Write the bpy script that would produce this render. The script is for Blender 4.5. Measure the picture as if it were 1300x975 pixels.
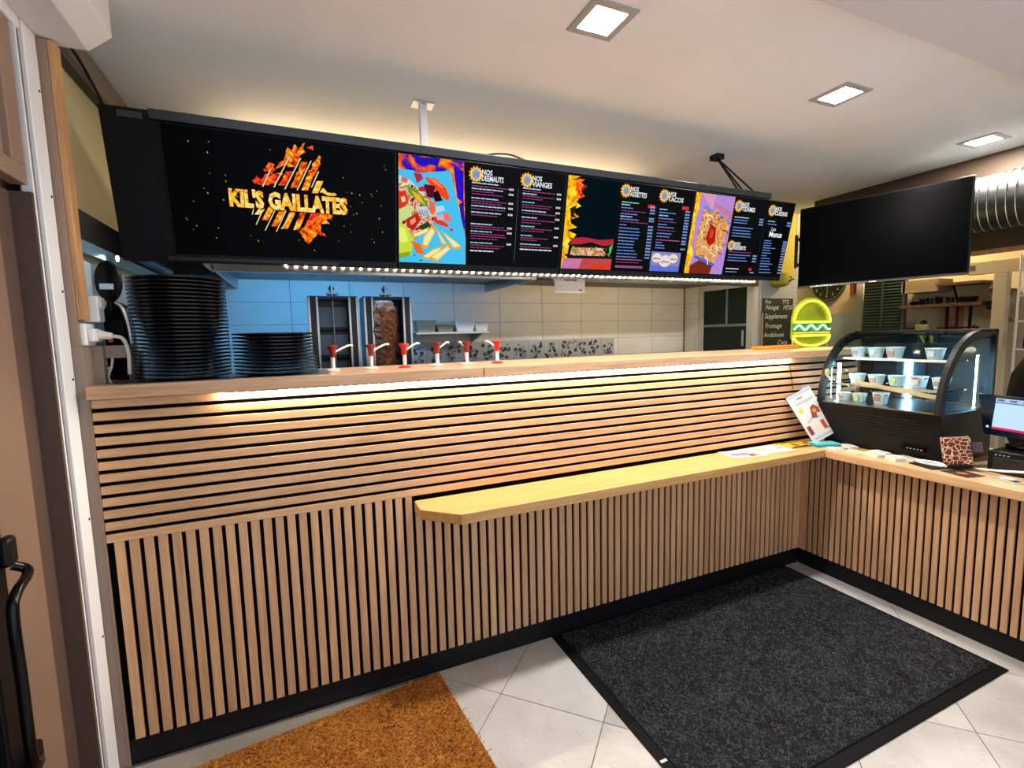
import bpy, bmesh, math, random
from mathutils import Matrix, Vector
random.seed(7)
for o in list(bpy.data.objects): bpy.data.objects.remove(o)
S = bpy.context.scene
COL = S.collection
# ---------------------------------------------------------------- camera
F_PX, YAW, PITCH, ROLL = 609.84, 0.4108, 0.1016, -0.0233
CAM = Vector((-2.7657, -1.9341, 1.4561))
cy_, sy_, cp_, sp_ = math.cos(YAW), math.sin(YAW), math.cos(PITCH), math.sin(PITCH)
fw = Vector((sy_*cp_, cy_*cp_, -sp_)); rt = Vector((cy_, -sy_, 0)); up = rt.cross(fw)
c_, s_ = math.cos(ROLL), math.sin(ROLL)
rt, up = c_*rt + s_*up, -s_*rt + c_*up
cd = bpy.data.cameras.new('camera'); cam = bpy.data.objects.new('camera', cd); COL.objects.link(cam)
cd.sensor_fit = 'HORIZONTAL'; cd.sensor_width = 36; cd.lens = F_PX*36/1300; cd.clip_start = .02
M = Matrix((rt, up, -fw)).transposed().to_4x4(); M.translation = CAM
cam.matrix_world = M
S.camera = cam
# ---------------------------------------------------------------- world, exposure
w = bpy.data.worlds.new('daylight'); S.world = w; w.use_nodes = True
bg = w.node_tree.nodes['Background']; bg.inputs[0].default_value = (.86, .92, 1.0, 1); bg.inputs[1].default_value = 1.05
S.view_settings.view_transform = 'Standard'; S.view_settings.look = 'None'
S.view_settings.exposure = 0.5; S.view_settings.gamma = 1.0; S.view_settings.use_curve_mapping = False
DOWNLIGHT = 560; LED_BOARD = 270; LED_COUNTER = 420; KITCHEN_COOL = 75; KITCHEN_WARM = 24; BACKROOM = 300; KITCHEN_TUBE = 17
# ---------------------------------------------------------------- materials
def lin(h):
    h = h.lstrip('#'); v = [int(h[i:i+2], 16)/255 for i in (0, 2, 4)]
    return tuple(x/12.92 if x <= .04045 else ((x+.055)/1.055)**2.4 for x in v) + (1,)
MATS = {}
def new(name):
    m = bpy.data.materials.new(name); m.use_nodes = True; MATS[name] = m
    return m, m.node_tree, m.node_tree.nodes['Principled BSDF']
def N(nt, t, **k):
    n = nt.nodes.new(t)
    for a, b in k.items(): setattr(n, a, b)
    return n
def coord(nt, scale=(1, 1, 1), kind='Object', rot=(0, 0, 0)):
    tc = N(nt, 'ShaderNodeTexCoord'); mp = N(nt, 'ShaderNodeMapping')
    mp.inputs['Scale'].default_value = scale; mp.inputs['Rotation'].default_value = rot
    nt.links.new(tc.outputs[kind], mp.inputs[0]); return mp.outputs[0]
def ramp(nt, fac, stops):
    r = N(nt, 'ShaderNodeValToRGB'); e = r.color_ramp.elements
    while len(e) < len(stops): e.new(.5)
    for i, (p, c) in enumerate(stops): e[i].position = p; e[i].color = c
    nt.links.new(fac, r.inputs[0]); return r.outputs[0]
def noise(nt, vec, scale, detail=4, rough=.55, dist=0):
    n = N(nt, 'ShaderNodeTexNoise'); n.inputs['Scale'].default_value = scale; n.inputs['Detail'].default_value = detail
    n.inputs['Roughness'].default_value = rough; n.inputs['Distortion'].default_value = dist
    nt.links.new(vec, n.inputs['Vector']); return n.outputs['Fac']
def bump(nt, b, h, strength=.2, dist=.01):
    n = N(nt, 'ShaderNodeBump'); n.inputs['Strength'].default_value = strength; n.inputs['Distance'].default_value = dist
    nt.links.new(h, n.inputs['Height']); nt.links.new(n.outputs[0], b.inputs['Normal'])
def mat(name, col, rough=.5, metal=0, var=0, vs=6, spec=.5, bmp=0, bs=60):
    if name in MATS: return MATS[name]
    m, nt, b = new(name); c = lin(col)
    b.inputs['Base Color'].default_value = c; b.inputs['Roughness'].default_value = rough
    b.inputs['Metallic'].default_value = metal; b.inputs['Specular IOR Level'].default_value = spec
    if var or bmp:
        v = coord(nt)
    if var:
        f = noise(nt, v, vs)
        lo = tuple(x*(1-var) for x in c[:3])+(1,); hi = tuple(min(1, x*(1+var)) for x in c[:3])+(1,)
        nt.links.new(ramp(nt, f, [(.3, lo), (.7, hi)]), b.inputs['Base Color'])
    if bmp: bump(nt, b, noise(nt, v, bs), bmp, .004)
    return m
def wood(name, c1, c2, axis='z', rough=.45, grain=1.0, rnd=.16):
    m, nt, b = new(name)
    sc = {'z': (26, 26, 1.6), 'x': (1.6, 26, 26), 'y': (26, 1.6, 26)}[axis]
    v0 = coord(nt, sc); oi = N(nt, 'ShaderNodeObjectInfo')
    ad = N(nt, 'ShaderNodeVectorMath', operation='ADD'); sc2 = N(nt, 'ShaderNodeVectorMath', operation='SCALE')
    cb = N(nt, 'ShaderNodeCombineXYZ'); [nt.links.new(oi.outputs['Random'], cb.inputs[i]) for i in range(3)]
    nt.links.new(cb.outputs[0], sc2.inputs[0]); sc2.inputs['Scale'].default_value = 57
    nt.links.new(v0, ad.inputs[0]); nt.links.new(sc2.outputs[0], ad.inputs[1]); v = ad.outputs[0]
    f = noise(nt, v, 2.2*grain, 7, .62, .6)
    colr = ramp(nt, f, [(.32, lin(c1)), (.5, tuple((a+b2)/2 for a, b2 in zip(lin(c1), lin(c2)))), (.68, lin(c2))])
    # knots
    kn = noise(nt, v, .9, 2, .5); kr = ramp(nt, kn, [(.73, (1, 1, 1, 1)), (.80, (.45, .36, .3, 1))])
    mx = N(nt, 'ShaderNodeMix', data_type='RGBA', blend_type='MULTIPLY'); mx.inputs['Factor'].default_value = .8
    nt.links.new(colr, mx.inputs['A']); nt.links.new(kr, mx.inputs['B'])
    hs = N(nt, 'ShaderNodeHueSaturation'); mr = N(nt, 'ShaderNodeMapRange')
    mr.inputs['To Min'].default_value = 1-rnd; mr.inputs['To Max'].default_value = 1+rnd*.6
    nt.links.new(oi.outputs['Random'], mr.inputs['Value']); nt.links.new(mr.outputs[0], hs.inputs['Value'])
    nt.links.new(mx.outputs['Result'], hs.inputs['Color']); nt.links.new(hs.outputs[0], b.inputs['Base Color'])
    b.inputs['Roughness'].default_value = rough; bump(nt, b, f, .12, .002)
    return m
def emis(name, col, strength=1.0):
    if name in MATS: return MATS[name]
    m = bpy.data.materials.new(name); m.use_nodes = True; nt = m.node_tree; nt.nodes.clear()
    e = N(nt, 'ShaderNodeEmission'); o = N(nt, 'ShaderNodeOutputMaterial')
    e.inputs[0].default_value = lin(col); e.inputs[1].default_value = strength
    nt.links.new(e.outputs[0], o.inputs[0]); MATS[name] = m; return m
def emis_noise(name, stops, scale, strength=1.0, stretch=(1, 1, 1), dist=1.0, detail=5):
    m = bpy.data.materials.new(name); m.use_nodes = True; nt = m.node_tree; nt.nodes.clear()
    e = N(nt, 'ShaderNodeEmission'); o = N(nt, 'ShaderNodeOutputMaterial')
    f = noise(nt, coord(nt, stretch), scale, detail, .6, dist)
    nt.links.new(ramp(nt, f, [(p, lin(c)) for p, c in stops]), e.inputs[0]); e.inputs[1].default_value = strength
    nt.links.new(e.outputs[0], o.inputs[0]); MATS[name] = m; return m
def glassy(name, tint='#ffffff', refl=.09):
    m = bpy.data.materials.new(name); m.use_nodes = True; nt = m.node_tree; nt.nodes.clear()
    o = N(nt, 'ShaderNodeOutputMaterial'); t = N(nt, 'ShaderNodeBsdfTransparent'); g = N(nt, 'ShaderNodeBsdfGlossy')
    t.inputs[0].default_value = lin(tint); g.inputs['Roughness'].default_value = .03
    fr = N(nt, 'ShaderNodeFresnel'); fr.inputs[0].default_value = 1.3; mx = N(nt, 'ShaderNodeMixShader')
    nt.links.new(fr.outputs[0], mx.inputs[0]); nt.links.new(t.outputs[0], mx.inputs[1]); nt.links.new(g.outputs[0], mx.inputs[2])
    nt.links.new(mx.outputs[0], o.inputs[0]); MATS[name] = m; return m

SLAT = wood('oak slat', '#c6956a', '#dcb288', 'z', .5, 1.0, .12)
TOPW = wood('oak worktop', '#b98d66', '#d6b08c', 'x', .28, 1.0, .04)
LEDGEW = wood('pale oak ledge', '#b98850', '#cfa26a', 'x', .35, .8, .03)
TOPY = wood('oak service top', '#bd9066', '#d8b084', 'y', .35, 1.0, .03)
PINE = wood('pine strip', '#a9774a', '#d0a06e', 'z', .5, .7, .05)
FELT = mat('black felt', '#050505', .95, spec=.1)
BLACK = mat('black satin', '#070709', .45, spec=.22)
BASEB = mat('black plinth', '#0f1014', .45, spec=.25)
GLOSSB = mat('black gloss', '#040506', .2, spec=.25)
SCREEN = mat('dark screen', '#020304', .25, spec=.03)
BEZEL = mat('screen bezel', '#050607', .35, spec=.15)
CEIL = mat('white ceiling paint', '#e9eef3', .85, var=.03, vs=2)
WHITE = mat('white painted metal', '#e8e8ea', .4)
WHITEPL = mat('white plastic', '#e6e4e0', .35)
PAPER = mat('white paper', '#cfccc6', .7)
BROWN = mat('brown painted wood', '#7c6454', .5, var=.06, vs=3, bmp=.08, bs=30)
BROWNL = mat('light brown painted wood', '#8f7666', .5, var=.05, vs=3)
TAUPE = mat('taupe post paint', '#8e7c6e', .5, var=.05, vs=4)
STEEL = mat('brushed steel', '#b9b9b6', .28, 1, var=.06, vs=20)
STEELD = mat('dark steel', '#34383d', .34, 1, var=.1, vs=14)
ALU = mat('aluminium', '#c9c9c8', .35, 1)
CREAM = mat('cream wall paint', '#d9cda8', .8, var=.05, vs=3)
OLIVE = mat('olive cream wall', '#b7ae84', .55, var=.08, vs=2)
YELLOW = mat('yellow wall paint', '#a59e24', .6, var=.05)
GREYP = mat('grey panel', '#9aa0a4', .5, var=.05)
DBROWN = mat('dark brown bulkhead', '#4a3826', .6, var=.12, vs=4)
CHALK = mat('green chalkboard', '#12251a', .6, var=.2, vs=9)
RED = mat('red plastic', '#d01a1a', .3)
DRED = mat('dark red plastic', '#7d1512', .3)
GROUT = mat('grout', '#6d655c', .9)
CGLASS = glassy('case glass', '#e4f2f4')
SHELFG = glassy('shelf glass', '#cfeaf0')
RUBBER = mat('black rubber', '#08090a', .7, spec=.15)

def floor_tile_mat():
    m, nt, b = new('stone floor tile'); v = coord(nt); oi = N(nt, 'ShaderNodeObjectInfo')
    ad = N(nt, 'ShaderNodeVectorMath', operation='ADD'); cb = N(nt, 'ShaderNodeCombineXYZ')
    ml = N(nt, 'ShaderNodeMath', operation='MULTIPLY'); ml.inputs[1].default_value = 31
    nt.links.new(oi.outputs['Random'], ml.inputs[0]); nt.links.new(ml.outputs[0], cb.inputs[0]); nt.links.new(ml.outputs[0], cb.inputs[1])
    nt.links.new(v, ad.inputs[0]); nt.links.new(cb.outputs[0], ad.inputs[1])
    f = noise(nt, ad.outputs[0], 3.2, 8, .6, .4); g = noise(nt, ad.outputs[0], 46, 4, .7, 1.5)
    a = ramp(nt, f, [(.3, lin('#a9a6a3')), (.7, lin('#c8c6c4'))]); s = ramp(nt, g, [(.30, (.62, .6, .57, 1)), (.42, (1, 1, 1, 1))])
    mx = N(nt, 'ShaderNodeMix', data_type='RGBA', blend_type='MULTIPLY'); mx.inputs['Factor'].default_value = .6
    nt.links.new(a, mx.inputs['A']); nt.links.new(s, mx.inputs['B']); nt.links.new(mx.outputs['Result'], b.inputs['Base Color'])
    b.inputs['Roughness'].default_value = .38; bump(nt, b, g, .06, .003); return m
FTILE = floor_tile_mat()
def pile_mat(name, stops, scale, strength, dist, r=.95, lac=0):
    m, nt, b = new(name); v = coord(nt)
    f = noise(nt, v, scale, 3, .6, 3.5); f2 = noise(nt, v, scale*.16, 3, .5)
    ad = N(nt, 'ShaderNodeMath', operation='MULTIPLY_ADD'); ad.inputs[1].default_value = .3; nt.links.new(f2, ad.inputs[0]); nt.links.new(f, ad.inputs[2])
    nt.links.new(ramp(nt, ad.outputs[0], [(p, lin(c)) for p, c in stops]), b.inputs['Base Color'])
    b.inputs['Roughness'].default_value = r; b.inputs['Specular IOR Level'].default_value = .2; bump(nt, b, f, strength, dist); return m
COIR = pile_mat('coir pile', [(.45, '#3a1b05'), (.62, '#8f5014'), (.8, '#c58a3c')], 34, 1.0, .012)
MATP = pile_mat('charcoal pile', [(.5, '#08090a'), (.68, '#16181b'), (.85, '#44484e')], 75, .8, .008)
def wall_tile_mat():
    m, nt, b = new('glazed wall tile'); f = noise(nt, coord(nt), 3, 3)
    nt.links.new(ramp(nt, f, [(.3, lin('#cfcdc4')), (.7, lin('#dddbd3'))]), b.inputs['Base Color'])
    b.inputs['Roughness'].default_value = .4; b.inputs['Specular IOR Level'].default_value = .3; return m
WTILE = wall_tile_mat()
def meat_mat():
    m, nt, b = new('roasted meat'); v = coord(nt, (1, 1, 2.2)); f = noise(nt, v, 9, 6, .6, 3.0)
    nt.links.new(ramp(nt, f, [(.3, lin('#3a1a0b')), (.5, lin('#8a4a22')), (.66, lin('#c98c58'))]), b.inputs['Base Color'])
    b.inputs['Roughness'].default_value = .3; bump(nt, b, f, .8, .02); return m
MEAT = meat_mat()
def giraffe_mat():
    m, nt, b = new('giraffe print'); v = N(nt, 'ShaderNodeTexVoronoi', feature='DISTANCE_TO_EDGE'); v.inputs['Scale'].default_value = 48
    nt.links.new(coord(nt), v.inputs['Vector'])
    nt.links.new(ramp(nt, v.outputs['Distance'], [(.028, lin('#f0d8b4')), (.045, lin('#6a2412')), (.4, lin('#4a170b'))]), b.inputs['Base Color'])
    b.inputs['Roughness'].default_value = .4; return m
GIRAFFE = giraffe_mat()
FIRE = emis_noise('fire print', [(.30, '#1a0300'), (.38, '#b02408'), (.48, '#f26a10'), (.58, '#ffb521'), (.7, '#fff0a0')], 34, .75)
FIREL = emis_noise('fire letters print', [(.28, '#7a2404'), (.38, '#f08a18'), (.5, '#ffc638'), (.66, '#fff3b0')], 46, .75)
FIRER = emis_noise('ember print', [(.32, '#240402'), (.44, '#b31c0c'), (.56, '#e8481a'), (.72, '#ffb02a')], 40, .95)
FSKY = emis_noise('flame and blue print', [(.36, '#1a12c8'), (.44, '#3a1aa0'), (.50, '#e0481c'), (.6, '#ff8a1c'), (.72, '#ffd23a')], 11, .75)
FYEL = emis_noise('yellow flame print', [(.34, '#7a2a04'), (.42, '#f09a10'), (.55, '#ffd21e'), (.7, '#fff06a')], 24, .75)
FOOD = emis_noise('mixed food print', [(.32, '#2a1008'), (.40, '#b03018'), (.47, '#e8dcc0'), (.53, '#d84a2a'), (.60, '#7aa83a'), (.68, '#f4e4b0')], 11, .72, dist=2.0, detail=3)
FRIES = emis_noise('fries print', [(.34, '#6a2408'), (.44, '#d8843a'), (.52, '#f4c884'), (.60, '#b85a24'), (.7, '#fbe8c8')], 60, .72, (1, 1, .45), 2.0)
def E(c, s=.72): return emis('print '+c+('' if s == .72 else ' %.2f' % s), c, s)

# ---------------------------------------------------------------- geometry helpers
def mw(o):
    return (mw(o.parent) @ o.matrix_parent_inverse @ o.matrix_basis) if o.parent else o.matrix_basis.copy()
class MB:
    def __init__(s): s.v = []; s.f = []; s.m = []
    def add(s, vs, fs, mi=0):
        b = len(s.v); s.v += [tuple(p) for p in vs]
        for f in fs: s.f.append(tuple(b+i for i in f)); s.m.append(mi)
        return s
    def box(s, x0, x1, y0, y1, z0, z1, mi=0):
        return s.add([(x0,y0,z0),(x1,y0,z0),(x1,y1,z0),(x0,y1,z0),(x0,y0,z1),(x1,y0,z1),(x1,y1,z1),(x0,y1,z1)],
                     [(0,3,2,1),(4,5,6,7),(0,1,5,4),(1,2,6,5),(2,3,7,6),(3,0,4,7)], mi)
    def prism(s, poly, ax, a, b, mi=0):
        # poly in the two other axes (in xyz order)
        def P(p, t): return {'x': (t, p[0], p[1]), 'y': (p[0], t, p[1]), 'z': (p[0], p[1], t)}[ax]
        n = len(poly); vs = [P(p, a) for p in poly]+[P(p, b) for p in poly]
        fs = [tuple(range(n))[::-1], tuple(range(n, 2*n))]+[(i, (i+1) % n, n+(i+1) % n, n+i) for i in range(n)]
        return s.add(vs, fs, mi)
    def cyl(s, p0, p1, r0, r1=None, n=16, mi=0, caps=True):
        p0, p1 = Vector(p0), Vector(p1); r1 = r0 if r1 is None else r1
        d = (p1-p0).normalized(); a = d.orthogonal().normalized(); b = d.cross(a)
        A = [2*math.pi*i/n for i in range(n)]
        vs = [p0+r0*(math.cos(t)*a+math.sin(t)*b) for t in A]+[p1+r1*(math.cos(t)*a+math.sin(t)*b) for t in A]
        fs = [(i, (i+1) % n, n+(i+1) % n, n+i) for i in range(n)]
        if caps: fs += [tuple(range(n))[::-1], tuple(range(n, 2*n))]
        return s.add(vs, fs, mi)
    def lathe(s, prof, c=(0, 0, 0), n=24, mi=0, close=False):
        vs = []; fs = []; k = len(prof)
        for (r, z) in prof:
            for i in range(n):
                t = 2*math.pi*i/n; vs.append((c[0]+r*math.cos(t), c[1]+r*math.sin(t), c[2]+z))
        rng = range(k if close else k-1)
        for j in rng:
            for i in range(n):
                a, b = j*n+i, j*n+(i+1) % n; c2, d = ((j+1) % k)*n+(i+1) % n, ((j+1) % k)*n+i
                fs.append((a, b, c2, d))
        if not close: fs += [tuple(range(n))[::-1], tuple(range((k-1)*n, k*n))]
        return s.add(vs, fs, mi)
    def tube(s, pts, r, n=8, mi=0):
        P = [Vector(p) for p in pts]; k = len(P); vs = []; fs = []
        a = None
        for i, p in enumerate(P):
            d = (P[min(i+1, k-1)]-P[max(i-1, 0)]).normalized()
            a = d.orthogonal().normalized() if a is None else (a-d*a.dot(d)).normalized()
            b = d.cross(a)
            vs += [p+r*(math.cos(2*math.pi*j/n)*a+math.sin(2*math.pi*j/n)*b) for j in range(n)]
        for i in range(k-1):
            for j in range(n): fs.append((i*n+j, i*n+(j+1) % n, (i+1)*n+(j+1) % n, (i+1)*n+j))
        fs += [tuple(range(n))[::-1], tuple(range((k-1)*n, k*n))]
        return s.add(vs, fs, mi)
    def build(s, name, mats, parent=None, smooth=False, bevel=0, world=True, sharp=35, seg=2):
        me = bpy.data.meshes.new(name); me.from_pydata(s.v, [], s.f)
        for m in (mats if isinstance(mats, (list, tuple)) else [mats]): me.materials.append(m)
        if any(s.m): me.polygons.foreach_set('material_index', s.m)
        bm = bmesh.new(); bm.from_mesh(me)
        if not getattr(s, 'flat', False): bmesh.ops.recalc_face_normals(bm, faces=bm.faces)
        bm.to_mesh(me); bm.free()
        if smooth:
            me.polygons.foreach_set('use_smooth', [True]*len(me.polygons)); me.set_sharp_from_angle(angle=math.radians(sharp))
        me.update(); o = bpy.data.objects.new(name, me); COL.objects.link(o)
        if parent:
            o.parent = parent
            if world: o.matrix_parent_inverse = mw(parent).inverted()
        if bevel:
            b = o.modifiers.new('edge', 'BEVEL'); b.width = bevel; b.segments = seg; b.limit_method = 'ANGLE'
        return o
def smoothcurve(pts, k=6):
    P = [Vector(p) for p in pts]; out = []
    for i in range(len(P)-1):
        p0, p1, p2, p3 = P[max(i-1, 0)], P[i], P[i+1], P[min(i+2, len(P)-1)]
        for j in range(k):
            t = j/k; out.append(.5*((2*p1)+(-p0+p2)*t+(2*p0-5*p1+4*p2-p3)*t*t+(-p0+3*p1-3*p2+p3)*t**3))
    return out+[P[-1]]
def tag(o, label=None, cat=None, group=None, kind=None):
    for k, v in (('label', label), ('category', cat), ('group', group), ('kind', kind)):
        if v: o[k] = v
    return o
def thing(name, label, cat, loc=(0, 0, 0), rot=(0, 0, 0), group=None, kind=None):
    o = bpy.data.objects.new(name, None); COL.objects.link(o); o.location = loc; o.rotation_euler = rot; o.empty_display_size = .05
    o.matrix_basis = Matrix.LocRotScale(Vector(loc), o.rotation_euler, Vector((1, 1, 1)))
    return tag(o, label, cat, group, kind)
def inst(name, me, parent, loc, rot=(0, 0, 0), bevel=0):
    o = bpy.data.objects.new(name, me); COL.objects.link(o); o.location = loc; o.rotation_euler = rot
    if parent: o.parent = parent; o.matrix_parent_inverse = mw(parent).inverted()
    if bevel:
        b = o.modifiers.new('edge', 'BEVEL'); b.width = bevel; b.segments = 1
    return o
def dup(root, loc, label, rotz=None):
    r = root.copy(); COL.objects.link(r); r.location = loc; r['label'] = label
    if rotz is not None: r.rotation_euler[2] = rotz
    for ch in list(root.children):
        c = ch.copy(); COL.objects.link(c); c.parent = r
        for g in ch.children:
            d = g.copy(); COL.objects.link(d); d.parent = c
    return r
def struct(o): o['kind'] = 'structure'; return o
def text_geo(body, size, bold=0.0):
    cu = bpy.data.curves.new('t', 'FONT'); cu.body = body; cu.size = size; cu.align_x = 'LEFT'; cu.offset = bold; cu.resolution_u = 2
    ob = bpy.data.objects.new('t', cu); me = bpy.data.meshes.new_from_object(ob)
    vs = [(v.co.x, v.co.y) for v in me.vertices]; fs = [tuple(p.vertices) for p in me.polygons]
    bpy.data.objects.remove(ob); bpy.data.curves.remove(cu); bpy.data.meshes.remove(me)
    return vs, fs
class Art:
    """flat print: coloured shapes on a plane; local x right, z up, facing -y; each later shape a hair in front"""
    def __init__(s, y0=-.0004, dy=.00004): s.mb = MB(); s.mb.flat = True; s.mats = []; s.y = y0; s.dy = dy
    def mi(s, m):
        if m not in s.mats: s.mats.append(m)
        return s.mats.index(m)
    def poly(s, pts, m):
        s.y -= s.dy
        a = sum(pts[i][0]*pts[(i+1) % len(pts)][1]-pts[(i+1) % len(pts)][0]*pts[i][1] for i in range(len(pts)))
        if a < 0: pts = pts[::-1]
        s.mb.add([(p[0], s.y, p[1]) for p in pts], [tuple(range(len(pts)))], s.mi(m)); return s
    def rect(s, x0, x1, z0, z1, m): return s.poly([(x0, z0), (x1, z0), (x1, z1), (x0, z1)], m)
    def disc(s, x, z, r, m, n=16, rz=None):
        rz = rz or r; return s.poly([(x+r*math.cos(2*math.pi*i/n), z+rz*math.sin(2*math.pi*i/n)) for i in range(n)], m)
    def star(s, x, z, r0, r1, n, m):
        return s.poly([(x+(r1 if i % 2 else r0)*math.cos(math.pi*i/n), z+(r1 if i % 2 else r0)*math.sin(math.pi*i/n)) for i in range(2*n)], m)
    def line(s, pts, wd, m):
        L = []; R = []
        for i, p in enumerate(pts):
            a = pts[max(i-1, 0)]; b = pts[min(i+1, len(pts)-1)]; dx, dz = b[0]-a[0], b[1]-a[1]; l = math.hypot(dx, dz) or 1
            L.append((p[0]-dz/l*wd/2, p[1]+dx/l*wd/2)); R.append((p[0]+dz/l*wd/2, p[1]-dx/l*wd/2))
        return s.poly(L+R[::-1], m)
    def text(s, body, x, z, size, m, width=None, bold=0, shear=0, skew=0):
        s.y -= s.dy; vs, fs = text_geo(body, size, bold); x0 = min(v[0] for v in vs); x1 = max(v[0] for v in vs)
        k = width/(x1-x0) if width else 1
        s.mb.add([(x+(v[0]-x0)*k+shear*v[1], s.y, z+v[1]+skew*(v[0]-x0)*k) for v in vs], fs, s.mi(m)); return s
    def build(s, name, parent): return s.mb.build(name, s.mats, parent, world=False)

# ================================================================ THE SETTING
ZT, ZL, ZB, ZS, LX = 1.3231, .784, .0945, .804, -3.392
fl = struct(MB().box(-3.7, 2.7, -2.5, 2.5, -.12, -.003).build('floor', GROUT))
ts, ta, tx, ty = .4191, -.7961, -2.1053, -.2311
tm = MB().box(.0016, ts-.0016, .0016, ts-.0016, -.012, 0)
tile0 = tm.build('floor_tile', FTILE, fl, bevel=.0012, seg=1); tile_me = tile0.data; first = True
ca, sa = math.cos(ta), math.sin(ta)
for i in range(-9, 10):
    for j in range(-9, 10):
        cx = tx+ts*((i+.5)*ca-(j+.5)*sa); cyy = ty+ts*((i+.5)*sa+(j+.5)*ca)
        if not (-3.75 < cx < .3 and -2.0 < cyy < .25): continue
        if cx+.3 < -2.36 and cyy > -1.2 and cx < -2.62: continue
        loc = (tx+ts*(i*ca-j*sa), ty+ts*(i*sa+j*ca), 0)
        if first: tile0.location = loc; tile0.rotation_euler = (0, 0, ta); first = False
        else: inst('floor_tile', tile_me, fl, loc, (0, 0, ta), .0012)
# sunken mat well lining beside the counter (concrete strip and metal angle)
ws = struct(MB().box(-3.42, -2.30, -.12, .0, -.003, .0012).build('trim_1', mat('grey well lining', '#8a847c', .6, var=.1, vs=8)))
wa = struct(MB().box(-3.42, -2.31, -.014, -.002, .0012, .007).build('trim_2', ALU))
# ceiling
ZC = 2.55
cl = struct(MB().box(-3.6, 2.7, -3.4, 2.4, ZC, ZC+.1).build('ceiling', CEIL))
sof = struct(MB().box(-3.24, 1.39, -3.4, -.84, 2.482, ZC-.001).build('trim_3', mat('grey soffit paint', '#ccced2', .85)))
# left casing box under the ceiling
cas = struct(MB().prism([(-3.47, 2.366), (-3.315, 2.366), (-3.252, 2.419), (-3.252, ZC-.001), (-3.47, ZC-.001)], 'y', -3.4, .05).build('trim_4', WHITE, bevel=.003))
# left wall of the kitchen
wl = struct(MB().box(-3.6, -3.45, .06, 2.2, 0, ZC).build('wall_left', OLIVE))
MB().box(-3.449, -3.425, .10, 2.0, 2.43, 2.535).build('cornice', mat('taupe cornice', '#77695a', .6), wl)
MB().box(-3.449, -3.415, .10, 2.0, 2.395, 2.425).build('cornice_rail', mat('dark cornice', '#4a4036', .6), wl)
ltile = mat('blue-white wall tile', '#b4ccd8', .35)
yy = .12
while yy < 2.15:
    for z in (1.06, 1.2325, 1.405, 1.5775):
        MB().box(-3.449, -3.441, yy, min(yy+.433, 2.195), z, z+.170).build('wall_tile', ltile, wl)
    yy += .4365
# back wall with large glazed tiles
wb = struct(MB().box(-3.6, 1.25, 2.2, 2.35, 0, ZC).build('wall_back', mat('tile joint grey', '#77736a', .8)))
bt_me = None
for i in range(-7, 5):
    x = -.636+.4365*i
    for z in (1.06, 1.2325, 1.405, 1.5775, 1.75):
        x0, x1 = max(x+.002, -3.44), min(x+.4345, 1.12)
        if x1-x0 < .05: continue
        if x1-x0 > .43:
            if bt_me is None:
                t0 = MB().box(0, .4325, -.006, 0, 0, .1695).build('wall_tile', WTILE, wb, bevel=.001, seg=1); bt_me = t0.data; t0.location = (x0, 2.2, z)
            else: inst('wall_tile', bt_me, wb, (x0, 2.2, z), (0, 0, 0), .001)
        else: MB().box(x0, x1, 2.194, 2.2, z, z+.1695).build('wall_tile', WTILE, wb)
# patterned tile band low on the back wall
pat = Art(-.0005); ptile = mat('pattern tile white', '#a8acae', .35); ptd = mat('pattern tile ink', '#23262b', .4); ptg = mat('pattern tile grey', '#7c848c', .4)
random.seed(3)
for k in range(13):
    x0 = -1.93+k*.163
    pa = MB().box(0, .160, -.006, 0, 0, .19).build('pattern_tile', ptile, wb)
    pa.matrix_parent_inverse = mw(wb).inverted(); pa.location = (x0, 2.193, 1.215)
    a = Art(-.0065)
    for n in range(20):
        u, v = random.uniform(.02, .13), random.uniform(.02, .16); kind = random.choice('dsrl'); c = random.choice((ptd, ptd, ptg))
        if kind == 'd': a.disc(u, v, random.uniform(.008, .02), c, 10)
        elif kind == 's': a.star(u, v, .02, .009, 5, c)
        elif kind == 'r': a.rect(u-.012, u+.018, v-.01, v+.014, c)
        else: a.line([(u-.02, v-.015), (u, v+.012), (u+.025, v)], .008, c)
    a.build('print', pa)
# right side wall of the kitchen with a glazed door, then a pillar
wr = struct(MB().box(1.131, 1.26, 1.99, 2.2, 0, ZC).build('wall_right', mat('tile joint side', '#77736a', .8)))
for z in (1.06, 1.2325, 1.405, 1.5775, 1.75): MB().box(1.125, 1.131, 1.995, 2.19, z, z+.1695).build('wall_tile', WTILE, wr)
wr2 = struct(MB().box(1.131, 1.26, 1.302, 1.99, 2.0, ZC).build('wall_right', YELLOW))
dr2 = struct(thing('door_2', 'glazed kitchen door with pale metal frame and dark green glass', None, (1.15, 1.65, 0)))
fr = MB(); fr.box(1.120, 1.18, 1.93, 1.99, 0, 2.0); fr.box(1.120, 1.18, 1.302, 1.385, 0, 2.0); fr.box(1.120, 1.18, 1.385, 1.93, 1.86, 2.0)
fr.build('frame', mat('pale door frame', '#b9bcb8', .4), dr2, bevel=.004)
MB().box(1.140, 1.15, 1.385, 1.93, .1, 1.86).build('pane', mat('dark green glass', '#0b1f1c', .2, spec=.25), dr2)
MB().box(1.128, 1.14, 1.385, 1.93, 1.49, 1.515).build('glazing_bar', mat('pale door bar', '#6b807c', .4), dr2)
MB().box(1.128, 1.14, 1.62, 1.635, 1.515, 1.86).build('glazing_bar', MATS['pale door bar'], dr2)
MB().box(1.100, 1.12, 1.40, 1.42, 1.30, 1.45).build('handle', STEEL, dr2, bevel=.004)
pil = struct(thing('wall_pillar', 'grey pillar with yellow upper part behind the chalkboard', None, (1.42, 1.4, 0)))
MB().box(1.185, 1.70, 1.302, 1.6, 0, 1.93).build('lower_panel', GREYP, pil)
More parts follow.
